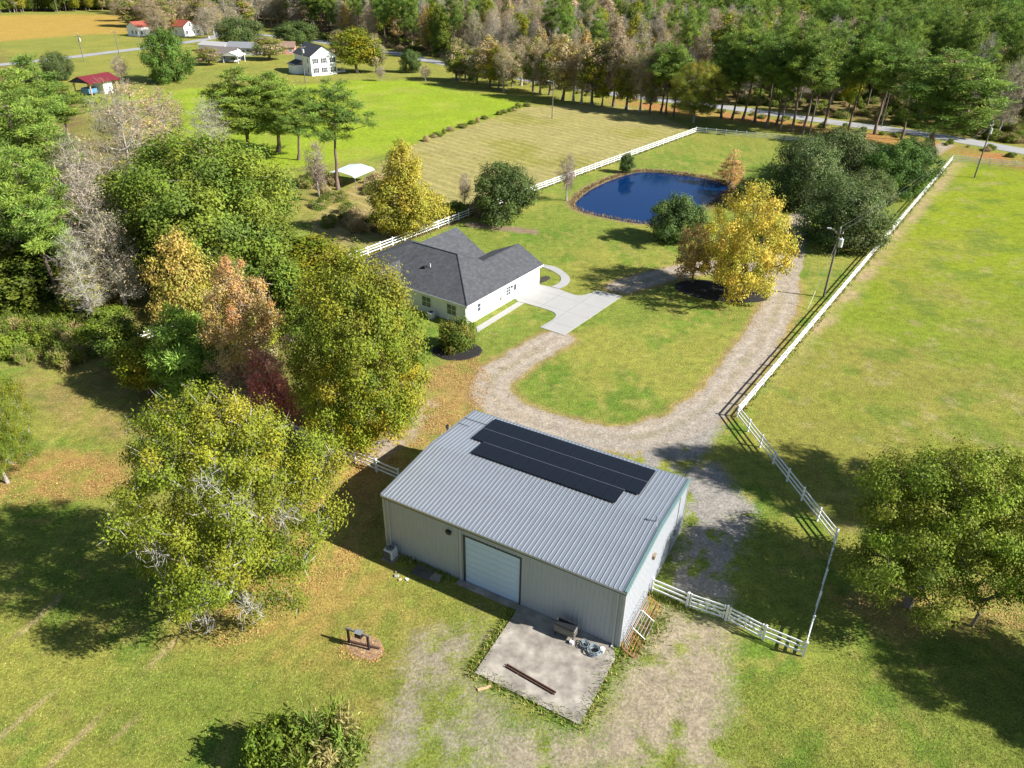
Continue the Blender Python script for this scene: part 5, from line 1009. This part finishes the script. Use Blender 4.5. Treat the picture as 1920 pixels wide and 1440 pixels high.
# two storey white house
wc0, wc1, wl0 = G(585.5, 143), G(633, 139), G(547, 133)
hx = (wc1 - wc0)[:2]; Wd = float(np.hypot(*hx)); hz = math.atan2(hx[1], hx[0]); dv = np.array([-math.sin(hz), math.cos(hz)]); Ld = 13.0
cen = wc0[:2] + hx / 2 + dv * Ld / 2
heave = HT(585.5, 143, 106); hridge = heave + 2.9
wh = gable_house('two_storey_house', 'white two storey house with black shutters and dark roof', cen, hz - math.pi / 2, Ld, Wd, heave, hridge, M['white'], M['shingle_dark'],
                 win=[('+x', -2.9, heave - 2.2, 0.9, 1.4), ('+x', 0.1, heave - 2.2, 0.9, 1.4), ('+x', 3.2, heave - 2.2, 0.9, 1.4), ('+x', -2.9, 0.9, 0.9, 1.5), ('+x', 0.1, 0.9, 0.9, 1.5), ('+x', 3.2, 0.9, 0.9, 1.5), ('-y', 4.2, heave - 2.2, 0.9, 1.4), ('-y', 0.5, heave - 2.2, 0.9, 1.4), ('-y', 4.2, 0.9, 0.9, 1.5)])
for t in (-2.9, 0.1, 3.2):
    for z in (heave - 2.2, 0.9):
        for s_ in (-1, 1): MB().box(Ld / 2 + 0.004, Ld / 2 + 0.05, t + s_ * 0.78 - 0.2, t + s_ * 0.78 + 0.2, z - 0.05, z + 1.5).build('shutter', M['black'], wh)
MB().box(-Ld / 2 + 1, -Ld / 2 + 6, -Wd / 2 - 3.0, -Wd / 2 - 0.01, 0, 2.7).build('side_wing', M['white'], wh)
MB().prism([(-Ld / 2 + 0.7, -Wd / 2 - 3.4, 2.72), (-Ld / 2 + 6.3, -Wd / 2 - 3.4, 2.72), (-Ld / 2 + 6.3, -Wd / 2 - 0.02, 3.9), (-Ld / 2 + 0.7, -Wd / 2 - 0.02, 3.9)], (0, 0, 0), (0, 0, 0.12)).build('wing_roof', M['shingle_dark'], wh)
dk = MB().box(Ld / 2 - 3, Ld / 2 - 0.2, Wd / 2 + 0.02, Wd / 2 + 3, 0.5, 0.65).build('deck', M['white'], wh)
for i in range(7): MB().box(Ld / 2 - 3 + i * 0.46, Ld / 2 - 2.92 + i * 0.46, Wd / 2 + 2.9, Wd / 2 + 2.98, 0.65, 1.6).build('baluster', M['white'], dk)
MB().box(Ld / 2 - 3, Ld / 2 - 0.2, Wd / 2 + 2.9, Wd / 2 + 2.98, 1.6, 1.7).build('handrail', M['white'], dk)
# low houses
wins = [('-y', -3, 0.9, 1.1, 1.2), ('-y', 2.5, 0.9, 1.1, 1.2)]
lh = gable_house('low_house', 'low grey house with an open white carport', G(418, 112)[:2], R_(-8), 13, 8, 2.6, 4.4, M['grey_wall'], mat('taupe_shingle', (0.15, 0.125, 0.11), 0.9), win=wins)
cp = empty('carport', (*G(440, 117)[:2], 0), R_(-8), 'white gabled carport sheltering a pale van', 'carport')
for x in (-2.8, 2.8):
    for y in (-2.6, 2.6): MB().box(x - 0.1, x + 0.1, y - 0.1, y + 0.1, 0, 2.5).build('post', M['white'], cp)
for s_ in (-1, 1): MB().prism([(0, -3, 3.6), (s_ * 3.3, -3, 2.45), (s_ * 3.3, 3, 2.45), (0, 3, 3.6)], (0, 0, 0), (0, 0, 0.12)).build('roof', M['white'], cp)
MB().prism([(-3.2, -2.95, 2.5), (3.2, -2.95, 2.5), (0, -2.95, 3.58)], (0, 0, 0), (0, 0.1, 0)).build('gable', M['white'], cp)
def vehicle(c, rz, label, body_m, L=4.8, W=1.9, H=1.75):
    e = empty('parked_van', (*c[:2], 0), rz, label, 'van')
    prof = [(-L / 2, 0.35), (L / 2, 0.35), (L / 2, 0.95), (L * 0.28, 1.05), (L * 0.12, H), (-L / 2 + 0.15, H), (-L / 2, 1.0)]
    MB().prism([(x, 0, z) for x, z in prof], (0, -W / 2, 0), (0, W / 2, 0)).build('body', body_m, e, bevel=0.06)
    for s_ in (-1, 1):
        MB().prism([(L * 0.22, 0, 1.08), (L * 0.11, 0, H - 0.12), (-L / 2 + 0.3, 0, H - 0.12), (-L / 2 + 0.25, 0, 1.08)], (0, s_ * (W / 2 + 0.004), 0), (0, s_ * (W / 2 + 0.012), 0)).build('side_window', M['glass'], e)
        for x in (-L * 0.3, L * 0.32):
            w_ = MB().tube((x, s_ * (W / 2 - 0.2), 0.34), (x, s_ * (W / 2 + 0.03), 0.34), 0.34, 0.34, 16).build('wheel', M['black'], e); MB().tube((x, s_ * (W / 2 + 0.03), 0.34), (x, s_ * (W / 2 + 0.045), 0.34), 0.2, 0.2, 12).build('rim', M['steel'], w_)
    MB().prism([(L * 0.275, -W / 2 + 0.15, 1.09), (L * 0.275, W / 2 - 0.15, 1.09), (L * 0.135, W / 2 - 0.2, H - 0.1), (L * 0.135, -W / 2 + 0.2, H - 0.1)], (0.01, 0, 0.008), (0.03, 0, 0.02)).build('windscreen', M['glass'], e); return e
vehicle(G(441, 117), R_(-98), 'pale grey van parked under the white carport', M['appliance'])
gable_house('low_house', 'low grey roofed house behind the white carport', G(462, 101)[:2], R_(-4), 12, 8, 2.6, 4.2, M['grey_wall'], mat('grey_shingle', (0.20, 0.205, 0.215), 0.9), win=wins)
gable_house('low_house', 'pale roofed shed left of the low grey houses', G(408, 96)[:2], R_(-20), 12, 7, 2.4, 3.4, M['white'], mat('pale_roof', (0.38, 0.36, 0.34), 0.7), win=wins)
gable_house('low_house', 'small pink walled house beside the dark oak', G(535, 100)[:2], R_(10), 8, 7, 2.6, 4.2, M['pink_wall'], mat('brown_shingle', (0.22, 0.14, 0.10), 0.9), win=wins)
gable_house('red_roofed_house', 'white house with orange red roof beside the ripe field', G(268, 66)[:2], R_(62), 10, 7, 4.0, 5.8, M['white'], M['orange_roof'], win=[('-y', -3, 1, 1, 1.3), ('-y', 2, 1, 1, 1.3), ('+x', 0, 1, 1, 1.4), ('-x', 0, 1, 1, 1.4), ('-x', -2.5, 1, 1, 1.4)])
gable_house('red_roofed_house', 'white house with two red gables behind the lawn oak', G(344, 66)[:2], R_(-30), 11, 7, 4.2, 6.4, M['white'], M['orange_roof'], win=[('-y', -4, 1, 1, 1.3), ('-y', 0, 1, 1, 1.3), ('+x', -2, 1, 1, 1.3), ('+x', 2, 1, 1, 1.3), ('+x', 0, 4, 1, 1.3)])
gable_house('red_roofed_house', 'small white red roofed outbuilding near the road', G(364, 65)[:2], R_(-35), 7, 6, 3.6, 5.6, M['white'], M['orange_roof'], win=[('+x', 0, 1, 1, 1.3), ('-y', 0, 1, 1, 1.2)])
gable_house('brick_hall', 'long pink brick building at the far end of the fields', G(205, 11)[:2], R_(-6), 60, 20, 9, 11, M['pink_wall'], M['grey_wall'], 'building', win=[('-y', x, 3.0, 2.0, 3.2) for x in range(-26, 28, 6)])
# red roofed shelter
pa, pb_ = G(170, 181), G(221, 171); ux = (pb_ - pa)[:2]; LS = float(np.hypot(*ux)) * 1.12; rz = math.atan2(ux[1], ux[0]); cen = (pa[:2] + pb_[:2]) / 2 + np.array([-math.sin(rz), math.cos(rz)]) * 2.6
sh = empty('open_shelter', (*cen, 0), rz, 'open timber shelter with dark red gable roof', 'shelter')
for s_ in (-1, 1): MB().prism([(-LS / 2, s_ * 4.0, 3.3), (LS / 2, s_ * 4.0, 3.3), (LS / 2, 0, 4.9), (-LS / 2, 0, 4.9)], (0, 0, 0), (0, 0, 0.14)).build('roof_slope', M['red_roof'], sh)
for s_ in (-1, 1): MB().prism([(s_ * (LS / 2 - 0.2), -3.7, 3.4), (s_ * (LS / 2 - 0.2), 3.7, 3.4), (s_ * (LS / 2 - 0.2), 0, 4.85)], (0, 0, 0), (-s_ * 0.08, 0, 0)).build('gable', M['shingle_dark'], sh)
for x in np.linspace(-LS / 2 + 0.9, LS / 2 - 0.9, 3):
    for y in (-2.9, 2.9):
        p_ = MB().box(x - 0.13, x + 0.13, y - 0.13, y + 0.13, 0, 3.68).build('post', M['new_wood'], sh)
        for s_ in (-1, 1): MB().tube((x, y, 2.4), (x + s_ * 0.9, y, 3.5), 0.06, 0.06, 5).build('brace', M['new_wood'], p_)
def in_shed(x, y): return (*(cen + np.array([math.cos(rz), math.sin(rz)]) * x + np.array([-math.sin(rz), math.cos(rz)]) * y), 0)
e = empty('storage_closet', in_shed(1.4, -0.6), rz, 'tall white closet standing under the red roofed shelter', 'closet'); MB().box(-1.6, 1.6, -2.4, 2.0, 0, 3.0).build('body', M['white'], e); MB().box(-0.5, 0.5, -2.44, -2.401, 0.05, 2.2).build('door', M['grey_wall'], e)
e = empty('utility_trailer', in_shed(-2.6, -0.4), rz, 'blue box trailer under the red roofed shelter', 'trailer'); MB().box(-1.7, 1.2, -1.4, 1.4, 0.5, 2.0).build('box', M['blue'], e, bevel=0.05)
for s_ in (-1, 1): MB().tube((-0.3, s_ * 1.41, 0.35), (-0.3, s_ * 1.6, 0.35), 0.35, 0.35, 14).build('wheel', M['black'], e)
e = empty('lawn_tractor', in_shed(4.3, -0.5), rz, 'dark red tractor at the far end of the shelter', 'tractor'); MB().box(-0.9, 0.9, -0.4, 0.4, 0.6, 1.2).build('bonnet', M['red_roof'], e, bevel=0.08); MB().box(-1.0, -0.4, -0.35, 0.35, 1.21, 1.6).build('seat', M['black'], e, bevel=0.05)
for x, r_ in ((-0.7, 0.6), (0.8, 0.35)):
    for s_ in (-1, 1): MB().tube((x, s_ * 0.42, r_), (x, s_ * 0.75, r_), r_, r_, 16).build('wheel', M['black'], e)
# silver roofed shelter behind the golden tree
q6 = lambda x, y: (570 + x / 6.545, 240 + y / 6.545)
a_, b_, c_ = G(*q6(625, 590), 2.3), G(*q6(850, 495), 2.3), G(*q6(520, 455), 2.3)
ux = (b_ - a_)[:2]; Ls = float(np.hypot(*ux)); rz = math.atan2(ux[1], ux[0]); Wsd = min(7.0, abs(float((c_ - a_)[:2] @ np.array([-math.sin(rz), math.cos(rz)]))))
ss = empty('metal_shelter', (*a_[:2], 0), rz, 'open metal shelter with shiny silver roof behind the golden tree', 'shelter')
MB().prism([(-0.3, -0.1, 2.0), (-0.3, 0.35, 2.35), (-0.3, Wsd / 2, 2.75), (-0.3, Wsd - 0.35, 2.35), (-0.3, Wsd + 0.1, 2.0), (-0.3, Wsd - 0.4, 2.31), (-0.3, Wsd / 2, 2.70), (-0.3, 0.4, 2.31)], (0, 0, 0), (Ls + 0.6, 0, 0)).build('roof', mat('bright_galvanised', (0.72, 0.75, 0.79), 0.45, 0.2), ss)
for x in (0, Ls / 2, Ls):
    for y in (0.05, Wsd - 0.05): MB().box(x - 0.04, x + 0.04, y - 0.04, y + 0.04, 0, 2.12).build('post', M['steel'], ss)
# ------------------------------------------------------------------ utility poles
def upole(bx, by, ty, label, arm=1.2, trans=False, rz=0.0, light=False, thick=0.15):
    g_ = G(bx, by); H = HT(bx, by, ty); e = empty('utility_pole', (*g_[:2], 0), rz, label, 'utility pole'); MB().tube((0, 0, 0), (0, 0, H), thick, thick * 0.65, 10).build('pole', M['pole_wood'], e)
    if arm:
        MB().box(-arm, arm, -0.06, 0.06, H - 0.75, H - 0.6).build('crossarm', M['wood'], e)
        for x in (-arm + 0.1, 0, arm - 0.1): MB().tube((x, 0, H - 0.6) if x else (0, 0, H), (x, 0, H - 0.38) if x else (0, 0, H + 0.2), 0.05, 0.03, 8).build('insulator', M['white'], e)
    if trans:
        t = MB().tube((0.42, 0, H - 2.3), (0.42, 0, H - 1.3), 0.27, 0.27, 16).build('transformer', M['appliance'], e); MB().tube((0.42, 0, H - 1.3), (0.42, 0, H - 1.05), 0.05, 0.03, 8).build('bushing', M['white'], t); MB().box(0.13, 0.2, -0.08, 0.08, H - 2.1, H - 1.5).build('bracket', M['steel'], t)
    if light:
        MB().tube((0, 0, H - 0.6), (-1.1, 0, H - 0.2), 0.03).build('lamp_arm', M['steel'], e); MB().box(-1.5, -1.0, -0.12, 0.12, H - 0.28, H - 0.14).build('lamp_head', M['appliance'], e)
    return g_, H
A = upole(1544, 557, 428, 'utility pole with grey transformer beside the long drive fence', 0.5, True, R_(-25), True)
B = upole(1827, 333, 228, 'tall utility pole by the paddock and road fence', 0.9, True, R_(40))
Cp = upole(1035, 222, 150, 'lone pole standing in the hay field corner', 0, False, 0, True, 0.13)
upole(573, 156, 84, 'utility pole in front of the white two storey house', 1.2, True, 0.2)
upole(158, 116, 64, 'utility pole with transformers by the far road bend', 1.3, True, 0.1)
upole(224, 104, 57, 'utility pole along the far road by the ripe field', 1.2, False, 0.1)
upole(263, 84, 42, 'thin pole before the white house with orange red roof', 0, False, 0, False, 0.12)
upole(408, 86, 54, 'utility pole near the dark spreading oak', 0.8, True, 0.2)
upole(1652, 238, 138, 'street lamp pole between the roadside pines', 0, False, 1.2, True, 0.13)
def wire(p, q, sag, r_=0.016, n_=14):
    p, q = np.array(p), np.array(q); return [tuple(p + (q - p) * t + np.array([0, 0, -sag * 4 * t * (1 - t)])) for t in np.linspace(0, 1, n_)]
for k, dz in enumerate((0.15, -0.55)):
    tag(MB().path(wire((*A[0][:2], A[1] + dz), (*B[0][:2], B[1] + dz), 1.0), 0.008, 4).build('overhead_wire', M['steel'], None), ('upper' if k == 0 else 'lower') + ' overhead wire from the transformer pole to the road pole', 'wire')
gw = empty('guy_wire', (*A[0][:2], 0), 0, 'slanting guy wire with pale guard at the transformer pole', 'wire'); q = G(1514, 580) - A[0]
MB().tube(tuple(q), (0, 0, A[1] - 1.5), 0.012, 0.012, 4).build('cable', M['steel'], gw); e0_ = Vector(q); e1_ = Vector((0, 0, A[1] - 1.5)); MB().tube(e0_, e0_ + (e1_ - e0_) * 0.26, 0.04, 0.04, 8).build('guard', mat('pale_guard', (0.75, 0.70, 0.5), 0.5), gw)

# ------------------------------------------------------------------ loose cover: stones at the water edge, leaves, tufts
rg = np.random.default_rng(77)
def chips(name, xy, z, size, asp, pal_, label, m_, cat, upright=False, hgt=1.0):
    n_ = len(xy); s = size * rg.uniform(0.5, 1.4, n_); a = rg.uniform(0, 6.28, n_); pal_ = np.array(pal_); col = pal_[rg.integers(0, len(pal_), n_)] * np.exp(rg.normal(0, 0.2, (n_, 1)))
    u = np.stack([np.cos(a), np.sin(a), np.zeros(n_)], 1) * s[:, None]; P = np.hstack([xy, np.full((n_, 1), z)])
    if upright:
        ln = rg.normal(0, 0.35, (n_, 2)); tip = P + np.stack([ln[:, 0] * s, ln[:, 1] * s, s * hgt], 1); V = np.stack([P - u * asp, P + u * asp, tip], 1).reshape(-1, 3); Fc = np.arange(n_ * 3).reshape(-1, 3); col = np.repeat(col, 3, 0)
    else:
        w_ = np.stack([-np.sin(a), np.cos(a), np.zeros(n_)], 1) * (s * asp)[:, None]; tz = rg.normal(0, 0.25, (n_, 1)) * s[:, None] * np.array([[0, 0, 1.0]]); P[:, 2] += np.abs(tz[:, 2]) * 0.5 + rg.uniform(0, 0.03, n_)
        V = np.stack([P - u * 0.5 - tz * 0.3, P + w_ * 0.5, P + u * 0.5 + tz * 0.3, P - w_ * 0.5], 1).reshape(-1, 3); Fc = np.arange(n_ * 4).reshape(-1, 4); col = np.repeat(col, 4, 0)
    return tag(link(name, np_mesh(name, V, Fc, np.clip(col, 0, 0.9)), m_), label, cat, kind='stuff')
def inside(pts, n_, e=1.0, dens=0.45):
    P = poly(pts); lo, hi = P.min(0) - 1, P.max(0) + 1; out = []
    while sum(len(q) for q in out) < n_:
        q = rg.uniform(lo, hi, (n_ * 3, 2)); d = sdist(q[:, 0], q[:, 1], P) + 2.5 * (fbm(q[:, 0], q[:, 1], 3.0, 15) - 0.5); out.append(q[(d < 0) & (fbm(q[:, 0], q[:, 1], 1.6, 5) > dens)])
    return np.vstack(out)[:n_]
LEAFC = [(0.48, 0.29, 0.10), (0.42, 0.23, 0.08), (0.52, 0.36, 0.14), (0.34, 0.18, 0.07)]
lx = np.vstack([inside([(640, 860), (760, 760), (810, 690), (900, 660), (915, 720), (880, 790), (820, 830), (740, 890), (690, 960)], 6000), inside([(560, 870), (690, 860), (720, 900), (700, 1010), (640, 1090), (480, 1200), (330, 1200), (420, 1080)], 5500), inside([(500, 640), (620, 640), (660, 800), (560, 830), (430, 760)], 2500),
                inside([(-40, 860), (230, 850), (250, 930), (-40, 950)], 2500), inside([(1250, 560), (1440, 560), (1450, 620), (1250, 600)], 900), inside([(1560, 1120), (1900, 1080), (1930, 1180), (1700, 1200)], 1800), inside([(640, 1195), (705, 1195), (720, 1228), (650, 1225)], 500, dens=0.2)])
chips('fallen_leaves', lx, 0.02, 0.11, 0.75, LEAFC, 'orange fallen leaves scattered on the grass', M['litter'], 'leaves')
GR = [(0.20, 0.22, 0.03), (0.14, 0.19, 0.02), (0.28, 0.23, 0.06), (0.33, 0.26, 0.09)]
tx = np.vstack([inside([(-60, 1000), (900, 1090), (900, 1480), (-60, 1480)], 70000, dens=0.15), inside([(1160, 1240), (1500, 1240), (1980, 1150), (1980, 1480), (1100, 1480)], 50000, dens=0.15)])
tx = tx[paint(tx[:, 0], tx[:, 1])[1] < 0.25]
chips('grass_tufts', tx, 0.0, 0.065, 0.35, [(0.27, 0.30, 0.04), (0.20, 0.26, 0.03), (0.36, 0.30, 0.09), (0.42, 0.34, 0.13)], 'short rough pasture grass in the foreground', M['litter'], 'grass', True, 0.6)
def along(P, n_, w): 
    t = rg.uniform(0, len(P) - 1.001, n_); i = t.astype(int); f_ = (t - i)[:, None]; return P[i] * (1 - f_) + P[i + 1] * f_ + rg.normal(0, w, (n_, 2))
wd_ = np.vstack([along(np.array([SLAB[1], SLAB[2]]), 700, 0.3) , along(np.array([SLAB[2], SLAB[3]]), 550, 0.35), along(np.array([barn_xy(BW + 0.4, -0.8), barn_xy(BW + 1.9, 4.2)]), 1000, 0.5), along(np.array([SLAB[0], SLAB[1]]) + np.array([-0.3, 0.0]), 700, 0.2), along(np.array([G(1221, 1112)[:2], G(1290, 1142)[:2]]), 700, 0.3), along(np.array([barn_xy(1.5, -0.4), barn_xy(6, -0.4)]), 500, 0.3)])
chips('weed_tufts', wd_, 0.0, 0.22, 0.14, [(0.18, 0.27, 0.03), (0.24, 0.30, 0.05), (0.42, 0.34, 0.12), (0.15, 0.22, 0.03)], 'taller weeds round the slab edge and gates', M['litter'], 'weeds', True, 1.1)
ring = np.vstack([POND, POND[:1]])
chips('bank_grass', along(ring, 3600, 0.3), -0.02, 0.30, 0.2, [(0.30, 0.20, 0.09), (0.22, 0.15, 0.08), (0.16, 0.15, 0.05)], 'brown tussocks round the pond edge', M['litter'], 'grass', True, 1.0)
for nm, P, n_, lab in (('fence_weeds', poly([(1305, 249), (1010, 357), (690, 479)]), 3500, 'rough grass along the hay field fence'), ('paddock_fence_weeds', poly([(1381, 782), (1784, 303)]), 2500, 'rough grass along the long drive fence')):
    chips(nm, along(P, n_, 0.22), 0, 0.26, 0.2, [(0.26, 0.19, 0.08), (0.16, 0.18, 0.03)], lab, M['litter'], 'grass', True, 1.0)
dx = inside([(1040, 1150), (1150, 1150), (1140, 1240), (1000, 1240)], 10, dens=0.0)
